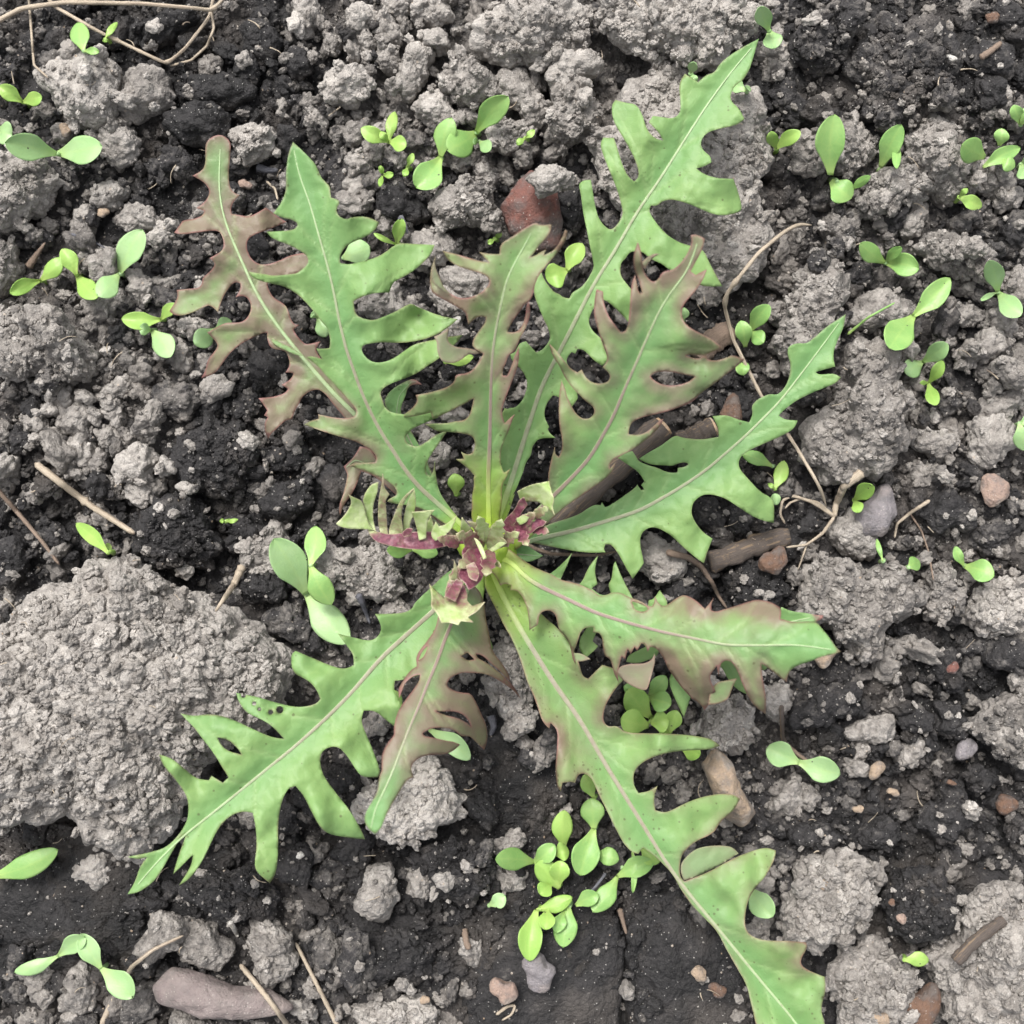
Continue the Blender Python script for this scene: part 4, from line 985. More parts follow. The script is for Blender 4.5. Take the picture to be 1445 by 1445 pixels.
# ---- leaf pointing up and to the side, blurred tip
D_hole = [Q(760,460,240,'1330,430 1220,410 1100,385 1000,390 950,425 975,460 1050,500 1150,510 1270,480'),
          Q(820,300,240,'890,1215 940,1205 1040,1212 1020,1240 960,1240')]
D_out = cat_([
 Q(820,300,240,'935,190 980,185 1050,220 1040,290 990,390 950,460 930,500 975,530 1010,510 1070,480 1040,560 990,640 930,710 870,780 850,850 870,930 940,990 1040,1040 1130,1090 1195,1150 1130,1180 1060,1205 1075,1250 1150,1262 1250,1230 1290,1210 1390,1250 1320,1310 1240,1370 1150,1440'),
 Q(760,460,240,'1380,570 1300,640 1180,700 1020,745 900,770 800,810 770,860 765,920 850,930 940,890 1020,810 1060,790 1040,840 990,900 900,980 800,1050 680,1110 630,1140 600,1180 605,1210 655,1155 640,1210 600,1270 500,1350 370,1440'),
 Q(660,600,240,'830,690 760,760 660,850 580,910 490,1000 400,1070 330,1060 330,980 420,880 540,800 640,740 720,660 700,560 680,450 700,330 740,185 745,250 775,270 805,200 800,100 780,20'),
 Q(760,460,240,'170,730 175,560 195,465 225,530 240,600 290,700 330,760 390,795 450,780 478,730 460,680 400,640 340,580 290,530 230,450 170,330 110,240 90,150 150,210 220,300 280,370 330,395 365,370 400,440 450,480 520,495 590,480 612,430 590,390 545,350 590,290 570,200 530,100'),
 Q(820,300,240,'200,1190 150,1020 110,880 110,770 130,650 185,670 190,760 220,860 280,950 340,1020 380,1010 400,960 415,830 420,700 430,590 460,530 475,610 490,680 520,690 500,600 480,550 450,480 440,370 480,250 505,300 520,440 540,520 600,590 650,580 690,500 780,490 850,430 910,340 940,260')])
D_mid = cat_([F('708,770'), Q(760,460,240,'150,1420 280,1290 430,1130 530,960 640,760 720,560 800,380 880,200'), Q(820,300,240,'500,1200 580,1020 660,840 750,690 850,570 930,440 1000,215')])
D_o, D_h = blade(D_out, D_mid, [10, 25, 40, 51, 58], vee=.2, droop=.5, wave=1.8, purple=.24, ptip=.14, spot=.25, yellow=.12, pink=.95, seed=5, holes=D_hole, label='greyish green and russet lettuce leaf rising over the longest leaf',
  pblobs=((880,420,40,.22),(960,400,30,.2),(940,560,40,.15),(850,430,30,.2)))
flap(Q(820,300,240,'505,430 560,380 620,348 665,352 610,385 565,440 545,480'), 52, 55, (908,378), (930,358), D_o, 'curled_lobe', .3, 0)
flap(Q(760,460,240,'1040,655 1100,668 1200,655 1290,620 1380,560 1320,640 1200,690 1100,690'), 35, 36, (940,570), (985,556), D_o, 'curled_lobe', .45, 0, under=False)
# ---- leaf lying low to the side
E_out = cat_([
 Q(720,300,500,'1368,415 1360,470 1330,530 1315,580 1325,628 1280,640 1245,650 1260,662 1320,655 1348,672 1330,695 1280,715 1220,740 1160,770 1110,810 1095,828 1120,845 1172,848 1160,880 1110,910 1040,940 970,970 935,1000 930,1040 970,1085 1020,1140 1070,1165 1078,1210 1075,1265 1040,1260 980,1235 930,1200 870,1160 800,1145 760,1165 740,1195 740,1240 780,1300 825,1330 805,1380 790,1430 760,1410 700,1360 650,1310 590,1280 550,1290 530,1320 530,1360 545,1425'),
 F('908,796 893,817'), Q(660,600,240,'1350,1220 1300,1130 1260,1060 1210,1010 1170,1010 1155,1050 1170,1080 1050,1085 900,1070 750,1040 600,1010 480,990 380,1010 360,960 450,940 560,920 640,860 740,825 860,790 960,750 1030,700 1080,675 1130,680 1140,655 1165,695 1200,690'),
 Q(760,460,240,'830,1370 838,1345 870,1395 900,1390 872,1352 900,1320 850,1240 760,1180 670,1120 740,1075 795,1062 830,1110 850,1150 930,1185 1010,1205 1060,1232 1130,1250 1178,1245 1185,1205 1240,1200 1275,1175 1250,1155 1170,1172 1140,1190 1060,1183 970,1180 905,1160 852,1128 960,1060 1050,1010 1160,925 1210,945 1300,960'),
 Q(720,300,500,'790,925 850,915 850,880 825,830 880,825 930,845 975,855 990,820 983,790 1010,760 1060,738 1090,745 1120,715 1140,670 1145,620 1130,575 1135,545 1170,532 1210,535 1240,510 1290,465')])
E_mid = cat_([F('722,771'), Q(720,300,500,'110,1330 250,1300 370,1265 530,1215 680,1130 800,1050 960,910 1100,770 1230,600 1355,430')])
E_o, E_h = blade(E_out, E_mid, [7, 10, 13, 16, 20], vee=.15, droop=.15, wave=1.0, purple=.0, spot=.1, yellow=.0, pink=.6, rib=.95, seed=6, label='bluish green lettuce leaf lying low towards the dry grass stem',
  pblobs=((760,770,60,.15),))
# ---- leaf below the curled one, reddish tip
J_out = cat_([F('712,792 740,800 757,812'), Q(780,780,220,'-90,230 0,180 100,90 180,0 130,120 70,250 150,330 260,300 330,130 420,25 385,160 415,290 360,330 450,400 540,380 510,295 545,250 560,110 580,80 640,230 720,380 760,460 880,500 890,440 935,430 990,345 1060,440 1060,490 1180,560'),
 Q(960,820,240,'100,330 350,380 600,420 780,340 860,222 950,260 1060,270 1160,290 1215,290 1210,320 1150,345 1100,380 900,430 780,640 740,745 700,760 680,730 560,700 560,960 480,920 400,830 350,720 250,700 120,900 90,980 30,1160 0,1100'),
 Q(780,780,220,'1110,1300 1070,1180 1120,1080 990,910 960,960 900,990 780,1030 680,1010 700,950 780,910 860,870 800,800 600,700 420,700 390,770 370,820 420,865 370,920 310,970 240,900 250,790 320,690 200,580 0,430'), F('750,825 722,806')])
J_mid = F('715,795 760,815 840,850 920,880 1000,890 1080,885 1150,870')
J_o, J_h = blade(J_out, J_mid, [8, 14, 21, 27, 30], vee=.1, droop=.5, wave=1.0, purple=.0, ptip=-.05, spot=.1, yellow=.06, pink=.3, seed=8, label='bright green leaf half hidden under the curled leaf, red at its tip',
  pblobs=((1158,868,10,.9),))
# ---- long leaf that leaves the picture
G_out = cat_([
 Q(640,720,240,'270,520 265,600 270,660 330,780 390,900 440,1000 500,1100 550,1220 590,1340 620,1445'),
 np.array([[680 + x / 2.47, 860 + y / 2.47] for x, y in ((185,310),(210,390),(235,415),(240,395),(265,420),(262,480),(255,560),(262,620),(275,635),(280,605),(310,600),(325,605),(335,575),(360,570),(385,590),(405,640),(430,690),(460,750),(490,810),(520,845),(545,852),(562,830),(600,856),(640,895),(670,930),(690,970),(730,1030),(780,1080),(820,1120),(850,1180),(890,1250),(925,1310),(940,1380),(955,1445))]),
 F('1076,1490 1108,1540 1150,1580 1185,1590 1190,1540 1176,1500'),
 np.array([[680 + x / 2.47, 860 + y / 2.47] for x, y in ((1195,1445),(1180,1390),(1200,1330),(1195,1280),(1150,1265),(1115,1245),(1110,1220),(1135,1180),(1130,1160),(1060,1155),(980,1155),(930,1135),(915,1100),(920,1040),(940,985),(990,930),(1020,870),(1025,840),(990,828),(930,845),(870,870),(800,910),(740,935),(705,948),(690,930),(690,880),(700,850),(740,810),(810,780),(830,740),(880,700),(900,660),(870,640),(800,645),(730,665),(680,690),(640,710),(605,700),(598,660),(612,615),(580,635),(545,640),(527,610),(530,560),(570,525),(640,500),(720,490),(790,490),(830,475),(800,450),(730,438),(640,432),(560,432),(500,430),(470,405),(440,410),(422,390),(425,350),(440,315),(470,270),(500,240))]),
 F('872,945 850,938 830,958 822,955 818,940 812,922 795,893 765,868 742,845 722,822 705,800 690,790')])
G_mid = cat_([F('690,795'), Q(640,720,240,'450,800 540,960 640,1130 740,1290 830,1440'), np.array([[680 + x / 2.47, 860 + y / 2.47] for x, y in ((340,380),(430,540),(530,700),(640,880),(720,990),(830,1120),(960,1280),(1100,1445))]), F('1170,1520 1185,1580')])
G_o, G_h = blade(G_out, G_mid, [9, 15, 21, 28, 34], vee=.25, droop=.35, wave=1.8, purple=.12, ptip=.1, spot=.95, yellow=.14, pink=.8, rib=1.25, seed=9, label='long freckled lettuce leaf with a brown streaked stalk',
  pblobs=((790,1060,60,.25),(820,1000,60,.2),(730,900,60,.1),(1010,1200,60,.1),(1110,1330,50,.15)))
flap(np.array([[680 + x / 2.47, 860 + y / 2.47] for x, y in ((695,880),(740,835),(800,822),(870,824),(895,850),(850,880),(800,905),(740,935),(705,945),(692,915))]), 24, 20, (960,1240), (1040,1200), G_o, 'curled_lobe', .2, 0)
# ---- leaf with insect holes
def dot(x, y, r): return np.array([[x + r * math.cos(a), y + r * math.sin(a)] for a in np.linspace(0, 2 * math.pi, 9)[:-1]])
def W(txt): return F(txt) / 2.491 + np.array([160, 820])
H_holes = [W('365,550 400,555 440,590 450,610 410,600 380,580')] + [dot(160 + x / 2.491, 820 + y / 2.491, r) for x, y, r in ((585,452,5.5),(553,460,3.8),(513,450,2.8),(495,430,3.2),(457,402,3.6))]
H_out = W('1250,-60 1180,-40 1120,20 1060,75 1050,100 1010,115 920,115 940,150 942,180 920,205 890,210 830,195 790,185 820,225 845,260 845,295 815,310 770,300 700,270 640,245 622,260 630,325 680,345 715,380 728,415 710,435 650,445 580,430 500,405 432,393 440,425 470,465 520,485 560,510 600,555 560,550 500,525 430,490 370,470 320,468 285,475 235,465 280,510 310,550 350,600 380,650 405,690 385,710 345,685 335,700 290,695 240,650 200,620 160,610 175,650 230,710 262,760 265,830 240,880 195,930 150,950 50,970 90,978 120,970 95,1000 75,1060 50,1100 90,1095 150,1050 190,980 230,910 260,880 230,960 210,1030 240,1000 280,960 275,1000 230,1070 265,1050 310,990 360,880 400,830 450,808 490,815 500,860 505,930 495,1000 510,1030 550,1062 572,1030 580,950 578,850 590,780 610,730 640,720 670,755 700,820 740,885 810,900 885,908 870,870 820,790 770,730 730,670 725,610 750,585 790,580 820,610 850,660 875,690 930,690 940,670 915,600 885,530 870,490 880,455 920,455 960,490 1000,520 1030,480 1005,420 985,380 990,350 1030,345 1080,330 1180,290 1260,240 1310,260 1335,235 1310,160 1295,90 1310,0 1300,-60')
H_mid = cat_([F('688,785'), W('1200,30 1120,110 1040,180 940,270 840,390 740,490 640,580 540,660 430,750 330,830 240,900 150,990 70,1085')])
H_o, H_h = blade(H_out, H_mid, [9, 20, 30, 37, 40], vee=.2, droop=.4, wave=1.8, purple=.02, spot=.2, yellow=.08, pink=.75, rib=1.1, seed=10, holes=H_holes, label='drooping green lettuce leaf with small insect holes over the biggest clod')
# ---- purple flushed leaf in front, strongly blurred tip
K_holes = [Q(480,820,280,'690,945 760,975 850,995 920,1030 955,1060 930,1000 880,960 820,945 750,950'), Q(480,820,280,'880,545 930,520 980,570 930,580'), Q(480,820,280,'570,575 595,515 640,470 620,530 600,560')]
K_out = cat_([
 Q(480,820,280,'1000,40 900,20 800,60 720,200 700,340 640,430 580,500 550,560 560,620 510,650 460,720 420,790 430,850 450,800 470,740 530,690 580,680 580,720 540,780 480,860 430,930 400,1010 390,1090 395,1120 360,1160 320,1220 300,1290 305,1380'),
 W('935,680 930,740 900,790 880,830 890,865 920,890 940,870 960,820 1000,750 1030,700 1055,690 1045,655 1060,630 1100,610'),
 Q(480,820,280,'780,1262 840,1225 875,1190 820,1168 760,1160 680,1140 610,1130 600,1110 640,1080 700,1065 780,1070 840,1090 880,1130 910,1130 950,1130 1000,1180 1050,1230 1075,1160 1070,1060 1030,970 990,880 950,815 900,815 830,800 780,770 780,730 820,690 900,665 960,670 1040,670 1120,700 1200,750 1270,800 1320,865 1270,770 1200,700 1130,640 1060,590 1000,560 990,530 1040,540 1100,600 1160,650 1200,690 1240,730 1230,680 1180,600 1100,500 1090,400 1060,270 1050,150')])
K_mid = cat_([Q(480,820,280,'930,60 870,180 810,310 760,430 700,600 640,740 570,920 500,1080 450,1210 390,1370'), W('1000,650 960,720 920,800 903,880')[1:]])
K_o, K_h = blade(K_out, K_mid, [22, 38, 50, 58, 60], vee=-.1, droop=3.2, wave=1.2, purple=.44, ptip=-.12, spot=.05, yellow=.0, pink=1.0, rib=.85, seed=11, holes=K_holes, label='arched purple flushed lettuce leaf with a blurred green tip',
  pblobs=((600,1000,40,.25),(560,1060,30,.25),(680,990,40,.2),(700,920,40,.15),(530,1160,45,-.3)))
# ---- curled leaf to the side
F_holes = [Q(780,780,220,'730,450 800,470 870,500 880,530 830,550 760,530')]
F_out = cat_([
 Q(640,720,240,'240,460 300,360 430,300 500,350 600,430 720,500 830,540 900,590 1050,620 1160,670'),
 Q(780,780,220,'370,350 440,405 500,390 550,365 640,370 700,410 800,440 880,490 915,500 940,470 945,400 980,470 1030,500 1080,470 1130,430 1200,390 1260,400 1340,450 1410,520'),
 Q(960,820,240,'240,200 290,135 262,190 265,250 310,260 370,240 490,205 560,180 650,155 750,170 830,210 860,240 850,320 960,350 1080,340 1160,345 1200,400 1260,470 1320,560 1365,600 1300,625 1200,640 1110,680 1010,710 940,750 910,810 905,860 860,830 790,770 720,720 690,700 690,780 710,880 730,1000 725,1130 680,1100 620,1050 570,970 530,880 490,770 440,690 390,670 340,700 325,810 310,720 250,800 260,860 300,940 250,970 250,1040 205,1100 170,1040 90,990'),
 Q(780,780,220,'1300,1360 1230,1290 1180,1230 1120,1150 1060,1060 1030,980 990,920 950,880 905,870 880,920 860,850 820,840 780,910 760,870 720,940 695,890 670,990 640,960 620,1030 600,1130 610,1200 570,1130 550,1040 530,980 480,960 465,880 460,790 430,740 370,740 380,690 310,690 260,730 240,790 220,860 190,920 210,1030 185,990 165,880 140,800 90,750 60,720 40,650'),
 Q(640,720,240,'870,890 820,850 760,855 720,900 720,970 690,990 645,1020 640,930 625,830 590,740 540,680 480,680 490,640 440,620 395,640 370,580 320,520')])
F_mid = cat_([F('697,790'), Q(640,720,240,'450,400 600,560 700,630 860,705 1040,790 1200,870'), Q(780,780,220,'700,650 1000,730 1440,820'), Q(960,820,240,'200,505 400,545 700,545 1000,540 1330,590')])
F_o, F_h = blade(F_out, F_mid, [14, 28, 40, 50, 54], vee=-.05, droop=2.0, wave=1.6, purple=.28, ptip=.14, spot=.3, yellow=.16, pink=1.0, rib=.95, seed=12, holes=F_holes, label='curled lettuce leaf with a purple rib and rolled lobes',
  pblobs=((1000,970,45,.3),(950,940,40,.2),(1075,860,26,.5),(980,862,20,.45),(880,960,30,.2),(1150,905,45,-.35),(1130,920,40,-.2),(860,870,50,-.15)))
flap(Q(780,780,220,'610,1060 700,1030 850,1030 920,990 945,935 948,1020 920,1110 880,1260 840,1275 740,1240 650,1180 595,1120'), 31, 38, (870,950), (922,930), F_o, 'curled_lobe', .5, 9)
flap(Q(960,820,240,'300,860 400,842 482,826 440,910 412,1000 340,1040 240,1052 245,960'), 38, 42, (1005,985), (1040,960), F_o, 'curled_lobe', .3, 7, under=False)
def flap_on(hf, pts, a, b, dz0, dz1, parent, purple, cup=0.0, name='curled_lobe'):
    z, _, _ = hf(np.array([a, b], float))
    return flap(pts, z[0] * 1000 + dz0, z[1] * 1000 + dz1, a, b, parent, name, purple, cup)
flap(Q(780,780,220,'195,930 260,930 350,985 260,1010 205,1000'), 30, 33, (812,925), (832,930), F_o, 'curled_lobe', .2, 1)
# ---- older leaves glimpsed underneath
L_o = blade(Q(460,600,240,'290,180 380,200 430,290 500,350 650,500 900,760 1000,850 950,880 800,760 600,600 430,440 330,400 300,390 260,510 210,600 150,680 120,770 105,700 150,580 170,490 185,420 150,350 230,280'), Q(460,600,240,'980,860 700,590 430,370 250,290 160,370'), [6, 7, 8, 9, 10], droop=.2, purple=.5, rib=.6, yellow=0, seed=13, label='brownish old leaf under the broad green leaf')[0]
M_o = blade(Q(480,480,200,'700,400 770,395 835,455 760,445 690,480 670,560 610,700 640,800 800,1050 1000,1500 1100,1800 1050,1820 900,1500 700,1100 560,840 490,740 440,620 520,500'), Q(480,480,200,'1080,1800 900,1400 700,1000 570,740 600,560 740,410'), [6, 7, 8, 9, 10], droop=.2, purple=.1, rib=.4, yellow=0, seed=14, label='dull green old leaf seen through the gaps, its edge turned tan', pblobs=((590,540,9,.8),))[0]
N_o = blade(Q(660,600,240,'200,1050 400,1060 480,1000 560,1060 640,1110 560,1150 500,1165 400,1130 250,1110'), Q(660,600,240,'210,1080 400,1095 640,1112'), [8, 9, 10], droop=.1, purple=.0, rib=.4, yellow=.3, seed=15, step=3.5, label='short green leaf base beside the crown')[0]

# ---- heart: small frilled purple leaves at the crown
def heart(pts, a, b, z0, z1, purple, cup=1.2, seed=20, pb=()):
    line = np.array([a, ((a[0] + b[0]) / 2, (a[1] + b[1]) / 2), b], float)
    return blade(pts, line, [z0, (z0 + z1) / 2, z1], vee=.1, droop=-cup * 4, wave=1.0, purple=purple, rib=0, yellow=0, veins=False, step=2.6, seed=seed, name='heart_leaf', mats=[HEART, HEART], thick=0.0003, pblobs=pb)[0]
h5 = lambda t: Q(460, 600, 240, t)
h6 = lambda t: Q(660, 600, 240, t)
h8 = lambda t: Q(480, 820, 280, t)
heart(h5('345,880 450,910 550,930 640,915 750,905 880,900 960,925 1100,935 1200,935 1275,960 1300,1010 1200,1010 1080,1010 980,1040 880,1058 700,1052 520,1022 400,980'), (675,765), (518,748), 22, 27, .95, .8, 21, pb=((525,746,10,-.6),(600,760,8,-.2),(640,758,10,-.35),(672,760,10,-.5)))
heart(h5('85,835 150,780 210,690 215,640 190,590 250,620 300,640 330,700 345,780 370,840 420,900 345,885 280,882 200,882 110,860'), (528,745), (476,739), 27, 33, -.1, 1, 22)
heart(h5('310,640 340,560 390,500 445,485 440,560 420,620 400,690 400,800 430,930 390,950 350,830 330,700'), (522,738), (533,681), 26, 34, .0, 1, 23)
heart(h5('480,410 497,470 492,530 540,590 505,640 512,720 520,860 530,960 470,960 450,870 440,800 445,640 460,560 475,480'), (540,745), (540,670), 25, 36, .55, .5, 24)
heart(h5('750,530 690,580 625,650 580,760 530,890 540,980 640,990 660,900 640,800 645,700 685,620 745,560'), (560,752), (583,690), 25, 37, .50, .8, 25)
heart(h5('752,545 765,640 755,740 705,850 720,960 660,970 655,860 660,780 690,650'), (572,750), (585,692), 24, 34, .1, .6, 26)
heart(h5('725,740 790,735 925,718 860,800 850,960 790,980 760,830'), (592,752), (612,720), 26, 34, -.15, 1, 27)
heart(h5('890,770 930,890 930,960 850,980 825,890'), (605,752), (608,728), 22, 26, .0, .3, 28)
heart(h5('890,910 930,820 960,860 1010,850 1112,768 1070,880 1000,950 930,985 900,960'), (612,760), (644,728), 27, 33, -.05, 1, 29)
heart(h5('640,920 690,870 740,880 720,940 660,950'), (572,756), (578,745), 28, 30, .9, .5, 30)
heart(h5('1155,780 1210,850 1255,900 1215,945 1140,920'), (662,755), (652,731), 26, 32, .15, 1, 31)
heart(h5('1200,815 1290,830 1335,880 1330,950 1290,960 1260,890 1225,850'), (674,760), (664,736), 25, 30, .6, 1, 32)
heart(h5('1330,835 1350,900 1345,990 1300,970 1310,890'), (680,766), (681,740), 25, 31, .0, .6, 33)
heart(h5('1270,880 1330,900 1380,980 1340,1040 1270,1020 1230,960'), (682,772), (672,750), 20, 24, .1, .5, 34)
heart(h5('1160,1040 1270,960 1335,1050 1362,1150 1345,1280 1285,1360 1210,1405 1180,1330 1130,1310 1120,1240 1200,1170 1150,1110'), (682,775), (664,830), 24, 35, .95, -.8, 35)
heart(h5('1255,955 1290,970 1335,1030 1365,1130 1335,1140 1300,1060'), (672,762), (684,788), 33, 35, .0, .3, 36)
heart(h5('1190,1190 1260,1160 1310,1260 1280,1330 1215,1300 1200,1240'), (668,800), (668,818), 35, 38, .72, .8, 37)
heart(h5('1088,1145 1120,1220 1115,1330 1060,1375 1040,1350 1080,1260'), (640,825), (641,792), 33, 38, .55, .5, 38)
heart(h8('650,20 700,70 760,120 770,40 800,-10 850,0 900,20 930,100 920,140 960,180 1055,150 1000,220 930,260 970,300 880,290 860,320 800,300 740,305 700,220 660,190 670,110'), (645,828), (637,880), 35, 46, .55, 1.6, 39, pb=((634,872,15,-.8),(645,835,16,.5),(612,830,10,-.3)))
heart(h8('760,110 800,40 850,-20 900,10 870,80 840,150 800,130'), (645,825), (640,845), 37, 42, .85, .5, 40)
heart(h6('420,565 520,510 690,475 720,590 735,640 715,690 738,765 680,710 600,650 540,650 450,650'), (735,728), (768,690), 24, 36, .05, 1.4, 41, pb=((750,708,12,.6),))
heart(h6('290,820 400,720 430,640 480,610 510,680 440,760 470,850 560,830 590,780 670,820 640,860 590,870 540,925 440,935 400,880 385,985 350,940 290,900'), (715,750), (745,730), 22, 30, .92, 1.5, 42)
heart(h6('405,800 470,760 545,735 500,830 440,850'), (725,738), (748,724), 27, 32, .05, 1, 43)
heart(h6('560,720 640,700 600,760 560,800 540,790'), (752,730), (765,718), 28, 33, .7, 1, 44)
heart(h6('150,1010 200,860 260,920 330,990 290,1035 180,1070'), (690,775), (700,748), 22, 29, .45, 1, 45)
heart(h6('180,1060 300,960 335,1000 280,1040 190,1090'), (690,778), (714,765), 24, 27, .2, .5, 46)
heart(h6('160,1150 180,1120 270,1150 285,1215 230,1195 170,1190'), (688,790), (706,798), 22, 27, .45, 1, 47)
heart(h6('190,870 220,830 280,830 270,870 230,890'), (696,750), (704,738), 24, 28, .1, .6, 48)
def frill(cx, cy, ang, ln, wd, z0, z1, purple, seed):
    rg = random.Random(seed)
    d = np.array([math.cos(ang), math.sin(ang)]); n = np.array([-d[1], d[0]]); c0 = np.array([cx, cy], float)
    k = 4; ln *= 1.15; wd *= 1.35; left, right = [], []
    for i in range(k):
        u = (i + 0.3) / k; w = wd * (0.35 + 0.75 * math.sin(math.pi * min(1, u * 0.9 + 0.1)))
        for side, lst in ((1, left), (-1, right)):
            lst.append(c0 + d * ln * (u - 0.05) + n * side * w * 0.5 * rg.uniform(0.75, 0.9))
            lst.append(c0 + d * ln * (u + 0.07) + n * side * w * 0.5 * rg.uniform(1.0, 1.18))
    pts = np.array([c0 - n * wd * .15] + right + [c0 + d * ln * 1.12] + left[::-1] + [c0 + n * wd * .15])
    tip = c0 + d * ln
    heart(pts, (cx, cy), tuple(tip), z0, z1, purple, rg.uniform(0.8, 2.2), seed, pb=((tip[0], tip[1], ln * .3, -.3),))
for q, (x, y, dg, ln, wd, z0, z1, pu) in enumerate((
    (684,768,200,34,16,22,33,.8),(688,764,250,30,14,24,35,.25),(696,766,290,28,14,24,34,.35),(700,770,330,30,13,22,30,.7),(692,776,100,30,15,24,34,.85),(680,774,140,34,16,23,33,.85),
    (656,796,125,34,13,26,34,.7),
    (726,748,320,30,14,24,33,.9),(744,740,20,26,12,26,32,.95),(730,744,60,24,12,25,31,.9),(750,730,330,22,10,29,36,.6),
    (648,770,200,26,11,25,30,.85))):
    frill(x, y, math.radians(dg), ln, wd, z0, z1, pu, 60 + q)
# crown: the short stem the leaves spring from
def crown():
    v, f = ico(5)
    d = 1 + 0.12 * fbm(v * 2, 401, 2)
    vv = v * d[:, None] * np.array([0.0085, 0.0075, 0.012])
    c = P(690, 772, 0.006) - ROOT_PT
    n = len(vv)
    A = {k: np.zeros(n) for k in ('purple', 'vein', 'spot', 'along')}; A['yellow'] = np.ones(n) * .8; A['edge'] = np.full(n, 9.0); A['mid'] = np.full(n, 9.0)
    link('crown', make_mesh('crown', vv + c, f, A, mats=[LEAF]), parent=plant)
crown()
# ================================================================== SEEDLINGS
hm_fill()
def cot_mesh(base, tip, w, zb, zt, arch, ref, mat, notch=0.0, cup=0.15, twist=0.0):
    """one paddle-shaped seed leaf from base px to tip px, w px wide, zb/zt heights (m)"""
    b = np.array(base, float); t = np.array(tip, float)
    d = t - b; L = np.hypot(*d); d /= L; n = np.array([-d[1], d[0]])
    NU, NV = 22, 13
    u = np.linspace(0, 1, NU); v = np.linspace(-1, 1, NV)
    # half width: narrow stalk, then an oval blade
    stalk = 0.16
    s = np.clip((u - 0.02) / 0.98, 0, 1)
    prof = np.sin(np.pi * np.clip(s, 0, 1) ** 1.25) ** 0.62
    prof = np.maximum(prof, 0.0) * np.clip(0.35 + s * 1.6, 0, 1)
    half = np.maximum(prof * w / 2, 0.0) + (0.10 * w * (1 - s) ** 2)
    half[-1] = 0.0
    bend = 0.05 * L * math.sin(b[0] * 12.9 + b[1] * 3.7)
    pts = b + d * (u * L)[:, None] + n * (bend * np.sin(u * math.pi))[:, None]
    px = pts[:, None, :] + n[None, None, :] * (half[:, None] * v[None, :])[:, :, None]
    zc = zb + (zt - zb) * u + arch * np.sin(u * math.pi * 0.9)
    edge_up = cup * (half[:, None] * S) * (np.abs(v)[None, :] ** 1.6)
    z = zc[:, None] + edge_up + twist * (half[:, None] * S) * v[None, :]
    z = z + 0.00025 * np.sin(u * 9 + b[0])[:, None] * np.abs(v)[None, :] + 0.0
    P3 = P(px[..., 0].ravel(), px[..., 1].ravel(), z.ravel())
    i = np.arange(NU * NV).reshape(NU, NV)
    q = np.stack([i[:-1, :-1].ravel(), i[1:, :-1].ravel(), i[1:, 1:].ravel(), i[:-1, 1:].ravel()], -1)
    f = np.concatenate([q[:, [0, 1, 2]], q[:, [0, 2, 3]]])
    A = {'along': np.repeat(u, NV), 'mid': np.tile(np.abs(v), NU)}
    hw = np.repeat(half, NV) * S
    V, F_, mi, vn = solidify(P3, f, np.clip(0.00032 * (1 - np.tile(np.abs(v), NU) ** 4) + 0.00006, 0.00008, np.maximum(hw, 0.00008)))
    return make_mesh('cotyledon', V - ref, F_, {k: np.tile(a, 2) for k, a in A.items()}, mats=[mat])

def tube(pts3, rad, ref, name, mat, sides=8, extra=None):
    """round, slightly uneven stem through world points"""
    pts3 = np.asarray(pts3, float); n = len(pts3)
    rad = np.full(n, rad) if np.isscalar(rad) else np.asarray(rad)
    tg = np.gradient(pts3, axis=0); tg /= np.maximum(np.linalg.norm(tg, axis=1), 1e-9)[:, None]
    up = np.where(np.abs(tg[:, 2:3]) > 0.9, np.array([[1.0, 0, 0]]), np.array([[0, 0, 1.0]]))
    a = np.cross(tg, up); a /= np.linalg.norm(a, axis=1)[:, None]; b = np.cross(a, tg)
    th = np.linspace(0, 2 * math.pi, sides, endpoint=False)
    v = pts3[:, None, :] + rad[:, None, None] * (np.cos(th)[None, :, None] * a[:, None, :] + np.sin(th)[None, :, None] * b[:, None, :])
    v = v.reshape(-1, 3)
    i = np.arange(n * sides).reshape(n, sides); j = np.roll(i, -1, 1)
    q = np.stack([i[:-1].ravel(), j[:-1].ravel(), j[1:].ravel(), i[1:].ravel()], -1)
    f = np.concatenate([q[:, [0, 1, 2]], q[:, [0, 2, 3]]])
    v = np.vstack([v, pts3[:1], pts3[-1:]]); c0, c1 = n * sides, n * sides + 1
    caps = [(c0, j[0, k], i[0, k]) for k in range(sides)] + [(c1, i[-1, k], j[-1, k]) for k in range(sides)]
    f = np.concatenate([f, np.array(caps)])
    along = np.concatenate([np.repeat(np.linspace(0, 1, n), sides), [0, 1]])
    me = make_mesh(name, v - ref, f, {'along': along, 'mid': np.ones(len(v))}, mats=[mat])
    at = me.attributes.new('uvw', 'FLOAT_VECTOR', 'POINT')
    L = np.concatenate([[0], np.cumsum(np.linalg.norm(np.diff(pts3, axis=0), axis=1))])
    uv = np.stack([np.repeat(L, sides) * 0.12, np.tile(np.cos(th), n) * np.repeat(rad, sides) * 4, np.tile(np.sin(th), n) * np.repeat(rad, sides) * 4], -1)
    uv = np.vstack([uv, [[0, 0, 0]], [[L[-1] * .12, 0, 0]]])
    at.data.foreach_set('vector', np.ascontiguousarray(uv, np.float32).ravel())
    return me

def ground_at(px, py, it=3):
    z = 0.0
    for _ in range(it):
        w = P(px, py, z); z = float(hm(w[0], w[1]))
    return z

